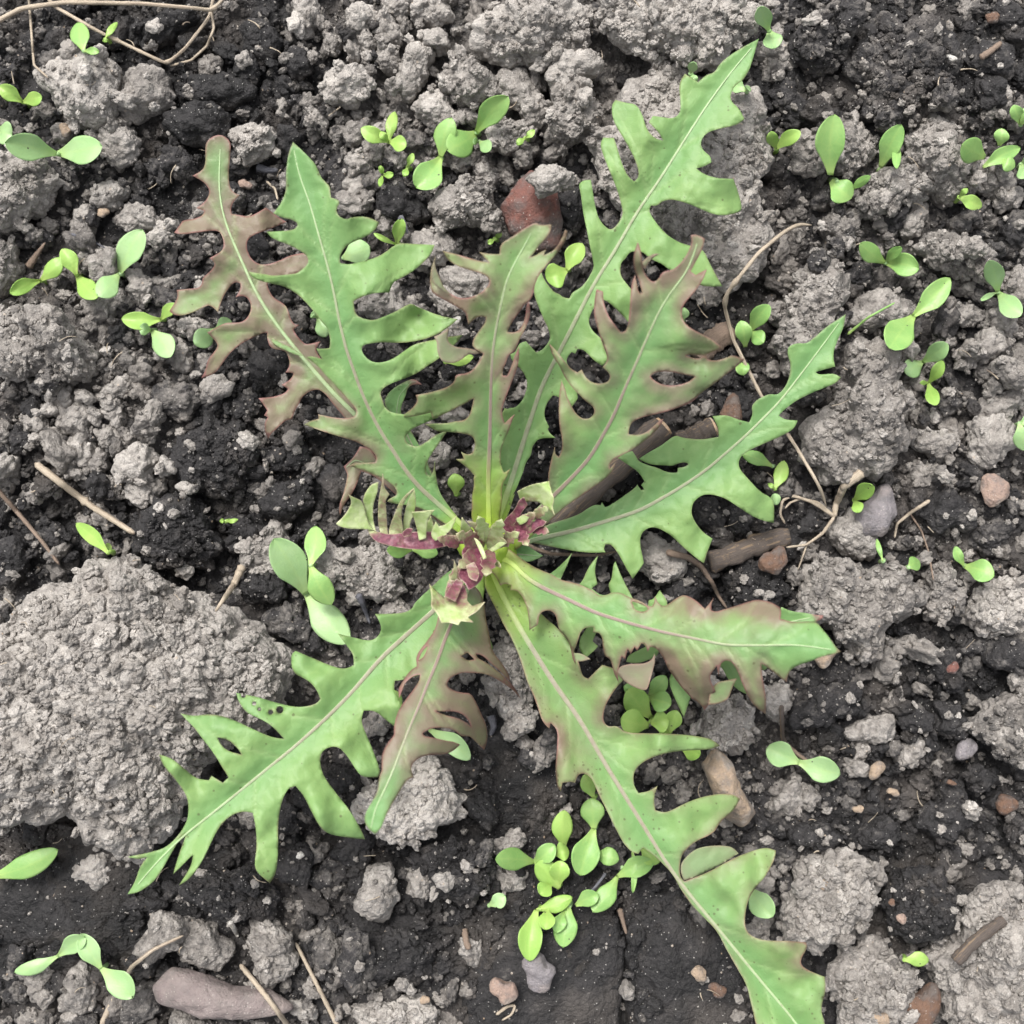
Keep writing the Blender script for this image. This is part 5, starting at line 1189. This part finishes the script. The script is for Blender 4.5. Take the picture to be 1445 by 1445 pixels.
def seedling(base, leaves, label, col='g', lift=4.2):
    """base px; leaves: (tip_x, tip_y, width[, base_x, base_y][, colour])"""
    bx, by = base
    zg = ground_at(bx, by)
    ref = P(bx, by, zg)
    root = bpy.data.objects.new('seedling', None); COL.objects.link(root); root.location = ref; root.empty_display_size = 0.005
    root['label'] = label; root['category'] = 'seedling'; root['group'] = 'seedlings sprouting in the bed'
    top = []
    for k, lf in enumerate(leaves):
        lf = list(lf); c = col
        if isinstance(lf[-1], str): c = lf.pop()
        tx, ty, w = lf[:3]; b = lf[3:5] if len(lf) >= 5 else (bx, by)
        dx_, dy_ = tx - b[0], ty - b[1]; ll = math.hypot(dx_, dy_) or 1
        zs = [max(ground_at(b[0] + dx_ * q - dy_ / ll * o_, b[1] + dy_ * q + dx_ / ll * o_) for o_ in ((0,) if q < .2 else (-w * .42, -w * .2, 0, w * .2, w * .42))) for q in (0.0, 0.3, 0.55, 0.8, 1.0)]
        zb = max(zs[0], zg) + 0.001 * lift
        zt = zs[4] + 0.001 * (lift + 0.6 + 1.2 * (k % 3))
        need = max(z_ + 0.0028 - (zb + (zt - zb) * q) for z_, q in zip(zs, (0, .3, .55, .8, 1)))
        if need > 0.0005: zb += need * 0.9; zt += need
        arch = 0.0014 + 0.0008 * (k % 2)
        link('cotyledon', cot_mesh(b, (tx, ty), w * 1.06, zb, zt, arch, ref, COT[c], cup=(0.28, -0.22, 0.42)[(k + int(bx)) % 3], twist=(0.25, -0.2, 0.0)[(k * 2 + int(by)) % 3]), parent=root)
        top.append(P(b[0], b[1], zb))
    t0 = np.mean(top, axis=0)
    foot = ref + np.array([0.0004, -0.0003, -0.004])
    s = np.linspace(0, 1, 7)[:, None]
    pts = foot * (1 - s) + t0 * s + np.array([0.0006, 0.0004, 0]) * np.sin(s * math.pi)
    link('stem', tube(pts, np.linspace(0.0007, 0.0006, 7), ref, 'stem', COT['p'] if col != 'y' else COT['y'], 8), parent=root)
    return root

SEED = [
 ((118,72), [(111,31,25,), (140,73,10)], 'upright single leafed seedling on the smooth rounded clod', 'g'),
 ((148,56), [(166,31,9), (147,60,6)], 'tiny thin seedling poking out beneath the tangled dry stem', 'y'),
 ((32,144), [(-2,121,20), (59,136,19)], 'small lime seedling with two unequal seed leaves beside the smooth rounded clod', 'y'),
 ((80,217), [(7,201,35), (144,206,37)], 'seedling with the broadest pair of flat seed leaves', 'p'),
 ((-6,184), [(17,190,30), (-30,170,26)], 'rounded seed leaf touching the broadest pair of seed leaves', 'p'),
 ((57,396), [(14,414,20), (87,364,22)], 'lime seedling with two narrow leaves on the flat grey clod', 'y'),
 ((108,388), [(87,351,22), (138,421,26)], 'lime seedling between two other seedlings with leaves held in line', 'y'),
 ((168,387), [(201,324,34), (137,417,30)], 'tall pale seedling with one large and one short seed leaf', 'p'),
 ((227,451), [(171,450,23), (248,428,16)], 'lime seedling half under the lower lobe of the russet leaf', 'y'),
 ((214,466), [(241,504,30), (196,462,16)], 'bluish pale seedling under a lime seedling', 'p'),
 ((304,465), [(274,486,27), (327,453,20)], 'rounded seedling showing through the gap of the russet leaf', 'p'),
 ((448,448), [(460,476,20), (440,440,12)], 'pale seed leaf between russet and broad green leaves', 'p'),
 ((484,364), [(522,348,34)], 'large pale oval seed leaf in the notch of the broad green leaf', 'p'),
 ((549,200), [(509,181,21), (557,157,15), (574,205,21), (536,186,10)], 'seedling with two seed leaves and new true leaves', 'y'),
 ((622,222), [(637,166,28), (587,265,37)], 'seedling with one upright and one drooping oval leaf beside the pitted clod', 'g'),
 ((672,187), [(717,136,32), (631,212,38)], 'bright seedling with a wide heart shaped leaf', 'g'),
 ((575,236), [(583,216,9), (570,249,9)], 'tiny seedling with hair thin paired leaves on black clod', 'y'),
 ((540,247), [(536,234,7), (536,263,7), (555,246,9)], 'tiny three pronged seedling near the dark crevice', 'y'),
 ((741,195), [(754,183,9), (729,204,9)], 'tiny thin seedling beside the pitted pale clod', 'y'),
 ((676,200), [(692,212,18), (668,198,10)], 'small pale seedling wedged under the pitted clod', 'p'),
 ((560,345), [(567,308,17), (527,329,7)], 'seedling still wearing its seed husk above the broad leaf', 'y'),
 ((698,337), [(708,328,7), (688,344,7)], 'tiny thin seedling close to the centre leaf tip', 'y'),
 ((800,381), [(822,343,25), (770,393,33)], 'lime seedling between centre leaf and longest leaf', 'y'),
 ((1085,43), [(1073,9,23), (1094,68,26)], 'pale seedling with two leaves in line above the longest leaf tip', 'p'),
 ((1052,128), [(1030,118,18), (1058,122,10)], 'pale seedling tucked behind the longest leaf tip', 'p'),
 ((974,104), [(980,88,13), (984,116,9)], 'small seedling between longest leaf and the back clod', 'p'),
 ((1095,210), [(1130,185,19), (1088,185,16)], 'lime seedling on the edge of the large granular clod', 'y'),
 ((1172,247), [(1178,161,38), (1202,280,34,1172,255), (1228,248,12,1200,268)], 'seedling with the tallest single leaf and a browned curled one', 'g'),
 ((1242,236), [(1272,176,28), (1265,238,12,1268,200)], 'folded upright seed leaf beside the tall pale grey clod', 'g'),
 ((1387,236), [(1357,204,36,1390,222), (1440,208,20), (1414,181,20,1410,206), (1432,236,20,1412,226)], 'bushy seedling with several crossing leaves', 'g'),
 ((1440,176), [(1430,148,18), (1456,150,18)], 'seedling cut by the bed edge above the bushy one', 'g'),
 ((1440,232), [(1452,250,24), (1462,224,20)], 'rounded seedling hiding behind the bushy one', 'p'),
 ((1353,278), [(1386,292,19), (1366,266,8)], 'small lime seedling below the bushy one', 'y'),
 ((1249,371), [(1214,343,25), (1297,379,30), (1272,349,14)], 'three leaved seedling in front of the elongated pale clod', 'g'),
 ((1289,446), [(1341,392,29), (1255,492,40)], 'large seedling with an S shaped pair of leaves', 'g'),
 ((1408,412), [(1397,367,27), (1441,446,28), (1384,424,7)], 'fork shaped pale seedling near the low grey clod', 'p'),
 ((1058,468), [(1086,430,23), (1046,452,22,1052,490), (1078,484,21), (1049,530,18,1044,505)], 'seedling with four leaves beside the bent dry grass stem', 'g'),
 ((1302,511), [(1338,485,24), (1277,527,26)], 'pale seedling with browned leaf joint beside largest grey clod', 'p'),
 ((1310,541), [(1331,509,16), (1322,572,18), (1298,540,6)], 'narrow lime seedling beneath the one with a browned joint', 'y'),
 ((1438,598), [(1448,636,26), (1462,590,16)], 'seedling cut by the bed edge beside a rough clod', 'p'),
 ((1205,706), [(1233,686,22), (1213,723,16)], 'small lime seedling beside the curled dry root', 'y'),
 ((1093,690), [(1107,650,19), (1084,682,6)], 'closed pale yellow seedling under the sideways leaf', 'y'),
 ((1090,658), [(1047,640,18)], 'seed leaf peeking out below the sideways leaf', 'g'),
 ((1084,706), [(1102,702,15)], 'small rounded leaf touching the blunt lobe of the sideways leaf', 'p'),
 ((1282,801), [(1298,792,20)], 'seed leaf standing behind the granular grey clod', 'g'),
 ((1361,799), [(1348,771,13), (1403,813,29)], 'seedling with one spotted seed leaf', 'g'),
 ((1246,792), [(1237,760,7)], 'single grass like shoot above the granular grey clod', 'g'),
 ((152,780), [(107,738,19), (152,766,10)], 'lone lime seedling above the biggest clod', 'y'),
 ((432,838), [(386,760,45), (492,908,42)], 'largest seedling, two long oval leaves beside the upright pale clod', 'p'),
 ((438,798), [(446,742,28), (468,853,32)], 'second seedling tucked against the largest seedling', 'g'),
 ((318,736), [(310,735,6), (336,733,6)], 'tiny thin seedling beside the black moist clod', 'y'),
 ((582,776), [(546,776,19), (618,781,20)], 'seedling lying under the purple heart leaf', 'g'),
 ((643,698), [(642,668,22)], 'oval lime leaf beside the yellow leaf stalk', 'y'),
 ((628,511), [(668,503,15)], 'bright yellow seed leaf under the curled lobe of the centre leaf', 'y'),
 ((-14,1238), [(82,1199,31)], 'long seed leaf reaching in from the bed edge', 'g'),
 ((82,1349), [(20,1372,19), (121,1323,24)], 'arching seedling with leaves in a row', 'p'),
 ((143,1367), [(113,1318,28), (188,1408,34)], 'pale seedling joined to the arching one', 'p'),
 ((754,1216), [(699,1212,30), (783,1192,24,752,1218)], 'seedling at the cluster edge with one level leaf', 'g'),
 ((796,1198), [(796,1143,27), (803,1200,24,782,1206)], 'upright seedling in the middle of the cluster', 'y'),
 ((838,1170), [(834,1126,31), (818,1236,36)], 'tall seedling of the cluster with a drooping long leaf', 'g'),
 ((838,1206), [(874,1213,24), (812,1192,24)], 'dull green seedling at the back of the cluster', 'g'),
 ((790,1254), [(757,1216,30), (792,1214,26,788,1250), (762,1262,22,778,1246)], 'three leaved seedling at the cluster heart', 'y'),
 ((757,1284), [(808,1266,21), (747,1357,31), (770,1312,22,772,1282)], 'seedling of the cluster with a leaf hanging onto flat soil', 'y'),
 ((802,1276), [(794,1337,31), (784,1316,18,796,1285), (845,1262,22,812,1278)], 'seedling of the cluster under the grey pebble', 'g'),
 ((871,1237), [(836,1287,27), (922,1216,27), (893,1260,8,892,1198)], 'seedling with spread leaves beside the freckled leaf', 'g'),
 ((905,1196), [(930,1218,22), (898,1190,8)], 'lime seedling half under the freckled leaf', 'y'),
 ((838,1126), [(825,1092,20)], 'small folded seed leaf at the freckled leaf rim', 'y'),
 ((690,1278), [(713,1264,20)], 'single small pale leaf off the cluster', 'p'),
 ((918,1012), [(886,972,34), (876,1014,36,916,1024), (944,1016,28,918,1020)], 'plump seedling under the curled leaf', 'y'),
 ((915,984), [(940,954,22), (880,968,20), (947,994,28)], 'seedling behind the plump one under the curled leaf', 'g'),
 ((944,1034), [(955,1002,22), (930,1036,20)], 'short seedling beside the plump one', 'y'),
 ((962,1056), [(988,1066,22)], 'seed leaf below the freckled leaf lobe', 'y'),
 ((606,1030), [(664,1072,26)], 'pale seed leaf lying under the arched purple leaf', 'p'),
 ((567,1000), [(556,974,12)], 'slim leaf between the two lower lettuce leaves', 'y'),
 ((1127,1076), [(1081,1056,33), (1186,1093,33)], 'well lit seedling with two equal oval leaves in line', 'p'),
 ((1056,1252), [(1091,1294,31)], 'pale seed leaf leaning out under the freckled leaf', 'p'),
 ((1276,1355), [(1311,1355,20)], 'lime seed leaf between two large clods', 'y'),
 ((962,452), [(966,434,14)], 'bluish small leaf beside the rising russet leaf', 'p'),
]
for b, lv, lab, c in SEED: seedling(b, lv, lab, c, lift=9.0 if 'reaching in' in lab else 4.2)

# ================================================================== STONES
def stone(poly, h, mat, label, name='pebble', cat='pebble', group=None, level=5, rough=0.8):
    CLOD_COUNT[0] += 1
    c, v, f, tn = clod_mesh(poly, h, 0.5, CLOD_COUNT[0] + 11, level, rough=rough, angular=True)
    c = c + np.array([0, 0, 0.0015]); hm_add(v + c)
    return link(name, make_mesh(name, v, f, {'tone': tn}, mats=[mat]), loc=c, label=label, cat=cat, group=group)
stone(F('708,294 718,272 735,256 748,246 768,248 784,272 794,318 788,348 750,354 720,333'), .007, BRICK, 'reddish brick fragment behind the centre leaf tip', 'brick_fragment', 'brick', level=6, rough=.5)
add_clod(F('740,255 765,235 790,230 815,245 810,265 780,275 760,280'), .78, .006, 'pale crumbly clod resting on the brick fragment', 'large soil clods', zc=.011)
stone(F('988,1078 1008,1052 1030,1072 1042,1105 1066,1145 1046,1162 1020,1150 1004,1112'), .008, TAN, 'oblong tan stone block beside the freckled leaf', 'stone', 'stone', level=6, rough=.4)
stone(F('222,1390 245,1366 290,1375 330,1390 380,1390 418,1417 370,1432 310,1438 260,1422 225,1412'), .006, PURPLE, 'flat mauve stone near the dry stems at the front', 'stone', 'stone', level=6, rough=.4)
for x, y, rx, ry, m, lab in (
  (1400,693,23,20,PINK,'glossy tan and brown pebble on open dark soil'), (711,1395,18,17,PINK,'pink orange pebble on the flat black slab'),
  (760,1370,24,24,GREY,'angular grey pink pebble touching a hanging seed leaf'), (1418,1133,17,12,RUST,'flat rusty pebble below the dark grey clod'),
  (1297,1420,22,36,RUST,'rough rusty stone wedged between two clods'), (986,1372,12,10,TAN,'small tan pebble beside the freckled leaf'),
  (1012,1395,12,10,RUST,'small reddish brown pebble near the soil crack'), (1361,1055,15,15,GREY,'smooth mauve grey pebble in dark soil'),
  (347,262,9,7,PINK,'orange pebble beside the reddish leaf'), (1398,28,10,8,RUST,'brown pebble on dark soil at the back'),
  (1270,1294,7,8,PINK,'pinkish pebble on the black moist clod'), (1256,1271,5,5,RUST,'tiny orange pebble on the black moist clod'),
  (1342,942,8,8,BRICK,'bright red crumb among black crumbs'), (1238,108,6,4,WHITE,'little white pebble on the broad dark clod'),
  (645,453,6,6,WHITE,'white grit lodged beside the broad leaf tip'), (890,8,12,9,TAN,'tan pebble set in the pale brownish clod'),
  (1161,921,18,18,TAN,'brownish stone under the curled leaf tip'), (1090,792,18,20,RUST,'red brown stone below the short stick'),
  (1030,590,18,28,RUST,'dark reddish stone under the rising leaf'), (1235,725,26,36,GREY,'smooth blue grey stone set in the soil'),
  (1340,85,7,5,WHITE,'pale grit on broad dark clod'), (95,186,8,10,TAN,'ochre pebble above the broadest seed leaves'),
  (148,302,8,7,TAN,'small tan pebble among grey crumbs'), (1209,1140,7,6,TAN,'pale round pebble beside a crumbly clod'),
  (1258,1116,8,6,TAN,'buff pebble on dark crumbs'), (1340,1103,6,4,RUST,'orange speck pebble on dark crumbs'), (1235,1085,10,13,TAN,'brown stone next to a pale clod'),
  (1240,1435,12,10,TAN,'pinkish tan pebble in the lumpy grey clod'), (600,1408,7,6,TAN,'pale pebble beside the pink orange one'),
  (1160,1245,9,8,TAN,'buff pebble in the warm grey clod'), (425,1205,6,5,WHITE,'pale grit under the lower leaf lobe')):
    stone(ellipse(x, y, rx, ry, 0.3), max(rx, ry) * S * 0.62, m, lab, 'pebble', 'pebble', 'pebbles in the soil', 5 if rx > 14 else 4, .5)

# ================================================================== STICKS, DRY STEMS
def drape(pts, lift, n=60, sag=1):
    """a smooth line over the bed through px points; lift in mm above what it lies on"""
    pts = np.asarray(pts, float)
    L = np.concatenate([[0], np.cumsum(np.hypot(*np.diff(pts, axis=0).T))]); xx = np.linspace(0, L[-1], n)
    q = np.stack([np.interp(xx, L, pts[:, 0]), np.interp(xx, L, pts[:, 1])], -1)
    for _ in range(2): q[1:-1] = (q[:-2] + 2 * q[1:-1] + q[2:]) / 4
    z = np.array([ground_at(x, y) for x, y in q])
    for _ in range(sag): 
        zz = z.copy()
        for k in range(1, 5): zz = np.maximum(zz, np.maximum(np.concatenate([z[k:], z[-1:].repeat(k)]), np.concatenate([z[:1].repeat(k), z[:-k]])) - 0.0006 * k)
        z = np.convolve(np.pad(zz, 4, mode='edge'), np.ones(9) / 9, 'valid')
    lf = np.interp(np.linspace(0, 1, n), np.linspace(0, 1, len(np.atleast_1d(lift))), np.atleast_1d(lift)) if not np.isscalar(lift) else lift
    z = z + 0.001 * lf
    return P(q[:, 0], q[:, 1], z)

def stem(pts, r0, r1, mat, label, name='dry_straw', cat='straw', group=None, lift=0.4, n=70, knots=(), parent=None, ref=None, sides=8):
    p3 = drape(pts, lift, n)
    rad = np.linspace(r0, r1, n) * 0.001 * (1 + 0.10 * np.sin(np.arange(n) * 1.7) * np.sin(np.arange(n) * 0.43))
    e_ = np.linspace(0, 1, n); rad *= np.clip(0.35 + np.minimum(e_, 1 - e_) * 22, 0, 1)
    for k in knots: rad *= 1 + 0.6 * np.exp(-((np.arange(n) / n - k) / 0.012) ** 2)
    r = p3[0] if ref is None else ref
    me = tube(p3, rad, r, name, mat, sides)
    if parent is not None: return link(name, me, parent=parent)
    o = link(name, me, loc=p3[0], label=label, cat=cat, group=group)
    return o
R5 = lambda t: F(t) / 3.01 + np.array([965, 480])
stem(F('-20,40 0,28 30,12 90,3 200,5 280,12 300,15 322,-10'), .8, .5, STRAW, 'thick pale dry stem arching along the back of the bed', lift=[3, 5, 6, 4], knots=(.9,))
stem(F('60,-15 75,8 140,45 235,90 260,70 295,25 303,-12'), .55, .45, STRAW, 'kinked pale dry stem crossing under the thick one', lift=[3, 4, 3, 5], knots=(.38, .62))
stem(F('40,-12 44,40 48,92 68,110'), .4, .33, STRAW, 'thin upright dry stem ending on the smooth rounded clod', lift=2)
stem(F('298,12 302,40 292,65 270,85 240,93'), .4, .35, STRAW, 'hair thin dry loop hanging from the kinked stem', lift=[5, 3, 3])
stem(F('1145,318 1128,316 1108,326 1070,357 1040,395 1025,415 1022,432 1035,480 1075,560 1120,625 1150,675 1160,695 1166,715'), .6, .48, STRAW, 'long bent dry grass stem passing under the sideways leaf tip', lift=[3, 5, 6, 4, 2], knots=(.28, .34), n=90)
rt = stem(R5('760,560 720,590 680,620 645,700 640,750'), 1.5, .75, STRAW, 'withered pale root crown with curling strands', 'dry_root', 'root', lift=3, n=30)
rr = np.array(rt.location)
stem(R5('640,750 590,715 540,685 460,660 418,680 408,740 430,780'), .6, .35, STRAW, '', 'strand', lift=3, parent=rt, ref=rr, n=40)
stem(R5('635,745 570,690 500,672 450,690 430,715'), .5, .3, STRAW, '', 'strand', lift=3.4, parent=rt, ref=rr, n=40)
stem(R5('640,750 590,820 520,870 435,880'), .55, .3, STRAW, '', 'strand', lift=3, parent=rt, ref=rr, n=40)
stem(R5('525,860 505,920 485,975'), .3, .2, STRAW, '', 'strand', lift=2, parent=rt, ref=rr, n=20)
stem(R5('895,840 905,780 960,735 1045,680'), .35, .6, STRAW, 'fine dry strand with a split purple end', lift=2.6, n=40)
stem(R5('960,735 1010,810 1040,900 1060,1020'), .3, .25, ROOT, 'hair thin brown root over the grey clod', lift=.8, n=40)
stem(Q(660,600,240,'470,985 560,1045 700,1092 900,1102 1100,1106 1270,1072'), .7, .3, ROOT, 'slender brown stalk along the edge of the sideways leaf', lift=4)
stem(cat_([Q(780,780,220,'1050,-10 1120,10 1250,40 1380,130 1445,230'), Q(960,820,240,'270,10 320,120 395,230')]), 1.1, .4, ROOT, 'grey brown root bending towards the curled leaf', 'dry_root', 'root', lift=2)
stem(F('50,654 90,685 130,715 190,753'), 1.15, .8, STRAW, 'thick split straw lying on grey crumbs', 'dry_straw', 'straw', lift=2.2, knots=(.5,), n=40)
stem(F('-15,680 0,695 35,735 60,765 84,797'), .8, .5, ROOT, 'brown curved straw at the edge of the bed', 'dry_straw', 'straw', lift=1.8, n=40)
stem(F('140,1470 146,1440 160,1410 186,1364 216,1340 259,1320'), 1.0, .4, STRAW, 'dry stem behind the pale arching seedling', lift=1.2)
stem(F('339,1361 375,1405 412,1455'), .75, .75, STRAW, 'short cut straw over the mauve stone', 'dry_straw', 'straw', lift=1.2, n=40)
stem(F('417,1330 445,1385 485,1465'), .55, .75, STRAW, 'long cut straw beside the mauve stone', 'dry_straw', 'straw', lift=1.5, n=40)
stem(F('1103,995 1104,1040 1112,1056'), .7, .7, BARK, 'dark thin twig behind the well lit seedling', 'twig', 'twig', lift=1.2, n=30)
stem(F('1108,1050 1128,1066 1145,1078'), .8, .5, ROOT, 'brown splinter against the well lit seedling', 'twig', 'twig', lift=1.8, n=30)
stem(F('342,798 330,825 318,842 304,863'), 1.3, .4, STRAW, 'frayed dead leaf stalk beside the upright pale clod', 'dry_straw', 'straw', lift=2.6, n=30)
stem(F('1383,82 1398,72 1413,60'), 1.0, .8, ROOT, 'short brown twig on the broad dark clod', 'twig', 'twig', lift=.8, n=20)
stem(F('100,330 130,340 152,352'), .45, .2, HUSK, 'thin dark husk sliver near the tall pale seedling', 'seed_husk', 'husk', 'seed husks', lift=1, n=20)
stem(F('655,1310 658,1330 662,1340'), 1.0, .9, ROOT, 'stub of brown twig in the small pale clod', 'twig', 'twig', lift=1, n=20)
stem(F('874,1282 879,1300 884,1318'), .9, .4, ROOT, 'brown chip lying along the soil crack', 'twig', 'twig', lift=.4, n=20)
stem(F('700,1432 716,1420 728,1418 722,1432 708,1440'), .5, .3, STRAW, 'curled cream husk in front of the pink orange pebble', 'seed_husk', 'husk', 'seed husks', lift=.5, n=24)
stem(F('324,1300 330,1310 336,1322'), .9, .5, WHITE, 'white chip standing in a crevice', 'chip', 'chip', lift=.5, n=20)
stem(F('376,256 388,266 392,282'), .4, .3, STRAW, 'pale fibre beside the orange pebble', 'fibre', 'fibre', lift=1, n=20)
stem(F('1196,472 1225,448 1263,427'), .45, .25, COT['g'], 'single green grass blade leaning over grey clod', 'grass_blade', 'grass', lift=[1, 4, 5], n=30)
stem(F('855,1232 840,1252 820,1270'), .5, .25, HUSK, 'dark seed husk among the seedling cluster', 'seed_husk', 'husk', 'seed husks', lift=5, n=20)
stem(F('505,838 512,852 522,880'), 1.2, .4, HUSK, 'black shiny seed husk beside the lower leaf', 'seed_husk', 'husk', 'seed husks', lift=1.2, n=20)
stem(F('693,1010 697,1025 692,1038'), 1.4, .6, HUSK, 'grey striped seed husk between the lower leaves', 'seed_husk', 'husk', 'seed husks', lift=1.0, n=20)
stem(F('362,236 378,240 392,240'), 1.4, .6, HUSK, 'dark flat husk above the orange pebble', 'seed_husk', 'husk', 'seed husks', lift=1.0, n=20)
stem(F('40,377 50,362 64,342'), 1.3, .3, ROOT, 'brown husk standing above the lime seedlings', 'seed_husk', 'husk', 'seed husks', lift=1.2, n=20)
stem(F('566,336 562,318 566,303 572,318 575,330'), .7, .4, HUSK, 'bluish split husk capping a seedling', 'seed_husk', 'husk', 'seed husks', lift=5.5, n=24)

def stick(p0, p1, w0, w1, label, mat=BARK, cut=None, z=None, cap=True):
    """woody stick with bark and cut ends"""
    n = 26; s = np.linspace(0, 1, n)[:, None]
    p0 = np.array(p0, float); p1 = np.array(p1, float)
    q = p0 * (1 - s) + p1 * s
    nrm = np.array([-(p1 - p0)[1], (p1 - p0)[0]]); nrm /= np.hypot(*nrm)
    q = q + nrm * (2.0 * np.sin(s * 5 + p0[0]))
    r = np.interp(np.linspace(0, 1, n), [0, 1], [w0 / 2 * S, w1 / 2 * S])
    zc = (max(ground_at(*p0), ground_at(*((p0 + p1) / 2)), ground_at(*p1)) if z is None else z)
    p3 = P(q[:, 0], q[:, 1], np.full(n, zc + 0.25 * r.mean()))
    rad = r * (1 + 0.07 * np.sin(np.arange(n) * 0.9 + p0[1]) + 0.05 * np.sin(np.arange(n) * 2.3))
    rad[0] *= 0.86; rad[-1] *= 0.86
    root = bpy.data.objects.new('stick', None); COL.objects.link(root); root.location = p3[0]; root['label'] = label; root['category'] = 'stick'; root.empty_display_size = .005
    me = tube(p3, rad, p3[0], 'bark', mat, 22)
    # knobbly bark
    co = np.zeros(len(me.vertices) * 3, np.float32); me.vertices.foreach_get('co', co); co = co.reshape(-1, 3).astype(float)
    ax = p3[-1] - p3[0]; L = np.linalg.norm(ax); ax /= L
    tt = co @ ax; rv = co - tt[:, None] * ax
    k = 1 + 0.16 * fbm(np.stack([tt / 0.006, rv[:, 1] / 0.002, rv[:, 2] / 0.002], -1), 501, 3)
    co = tt[:, None] * ax + rv * k[:, None]
    me.vertices.foreach_set('co', co.astype(np.float32).ravel()); me.update()
    link('bark', me, parent=root)
    hm_add(co + p3[0])
    for e, (pt, rr_, sg) in enumerate(((p3[0], rad[0], -1), (p3[-1], rad[-1], 1))):
        if cut is None or e not in cut: continue
        m = 24; th = np.linspace(0, 2 * math.pi, m, endpoint=False)
        a = np.cross(ax, [0, 0, 1.0]); a /= np.linalg.norm(a); b = np.cross(a, ax)
        rings = []
        for kk, dd in ((0.98, 0.0), (0.90, 0.0007), (0.55, 0.0010), (0.2, 0.0008)):
            wob = 1 + 0.06 * np.sin(th * 3 + kk * 5) + 0.04 * np.sin(th * 7)
            rings.append(pt - p3[0] + sg * ax * dd + (np.cos(th) * rr_ * kk * wob)[:, None] * a + (np.sin(th) * rr_ * kk * wob)[:, None] * b)
        v = np.concatenate(rings + [[pt - p3[0] + sg * ax * 0.0008]])
        f = []
        for r_ in range(3):
            for i_ in range(m):
                j_ = (i_ + 1) % m; f += [(r_ * m + i_, r_ * m + j_, (r_ + 1) * m + j_), (r_ * m + i_, (r_ + 1) * m + j_, (r_ + 1) * m + i_)]
        f += [(3 * m + i_, 3 * m + (i_ + 1) % m, 4 * m) for i_ in range(m)]
        link('cut_end', make_mesh('cut_end', v, np.array(f), mats=[CUTWOOD]), parent=root)
    return root
stick((1000,792), (1113,757), 30, 29, 'short weathered brown stick in front of the sideways leaf lobe')
stick((775,742), (935,602), 42, 38, 'thick dark stick running under the lettuce leaves', cut=(1,), z=.001)
stick((955,626), (1006,605), 34, 30, 'stubby stick with a bright freshly cut end', cut=(1,), z=.003)
stick((983,505), (1030,463), 36, 34, 'grey brown stick stub behind the rising leaf', mat=ROOT)
stick((1347,1356), (1416,1296), 19, 14, 'grey bark twig lying on the very broad clod')

# fine plant fibres and chaff littered over the soil: nobody could count them
def chaff(n=90):
    rg = random.Random(21); VV, FF, UU, off = [], [], [], 0
    for k in range(n):
        x, y = rg.uniform(-20, 1465), rg.uniform(-20, 1465); a = rg.uniform(0, 6.28); ln = rg.uniform(8, 34); cv = rg.uniform(-.9, .9)
        m = 7; pts = [(x, y)]
        for i in range(m - 1):
            pts.append((pts[-1][0] + math.cos(a) * ln / m, pts[-1][1] + math.sin(a) * ln / m)); a += cv * .35 + rg.uniform(-.15, .15)
        z = np.array([ground_at(px, py) for px, py in pts]); z = np.maximum(z, z.mean()) * .6 + z.max() * .4
        p3 = P(np.array(pts)[:, 0], np.array(pts)[:, 1], z + 0.0004)
        me = tube(p3, np.linspace(1, .5, m) * rg.uniform(.00010, .00026), np.zeros(3), 'tmp', STRAW, 5)
        v = np.zeros(len(me.vertices) * 3, np.float32); me.vertices.foreach_get('co', v); f = np.array([p.vertices[:] for p in me.polygons])
        VV.append(v.reshape(-1, 3)); FF.append(f + off); off += len(me.vertices); UU.append(np.full((len(me.vertices), 3), k * .013) + v.reshape(-1, 3) * .3)
        bpy.data.meshes.remove(me)
    me = make_mesh('chaff', np.concatenate(VV), np.concatenate(FF), mats=[STRAW])
    at = me.attributes.new('uvw', 'FLOAT_VECTOR', 'POINT'); at.data.foreach_set('vector', np.concatenate(UU).astype(np.float32).ravel())
    link('chaff', me, label='fine pale plant fibres and chaff littered over the soil', cat='chaff', kind='stuff')
chaff()
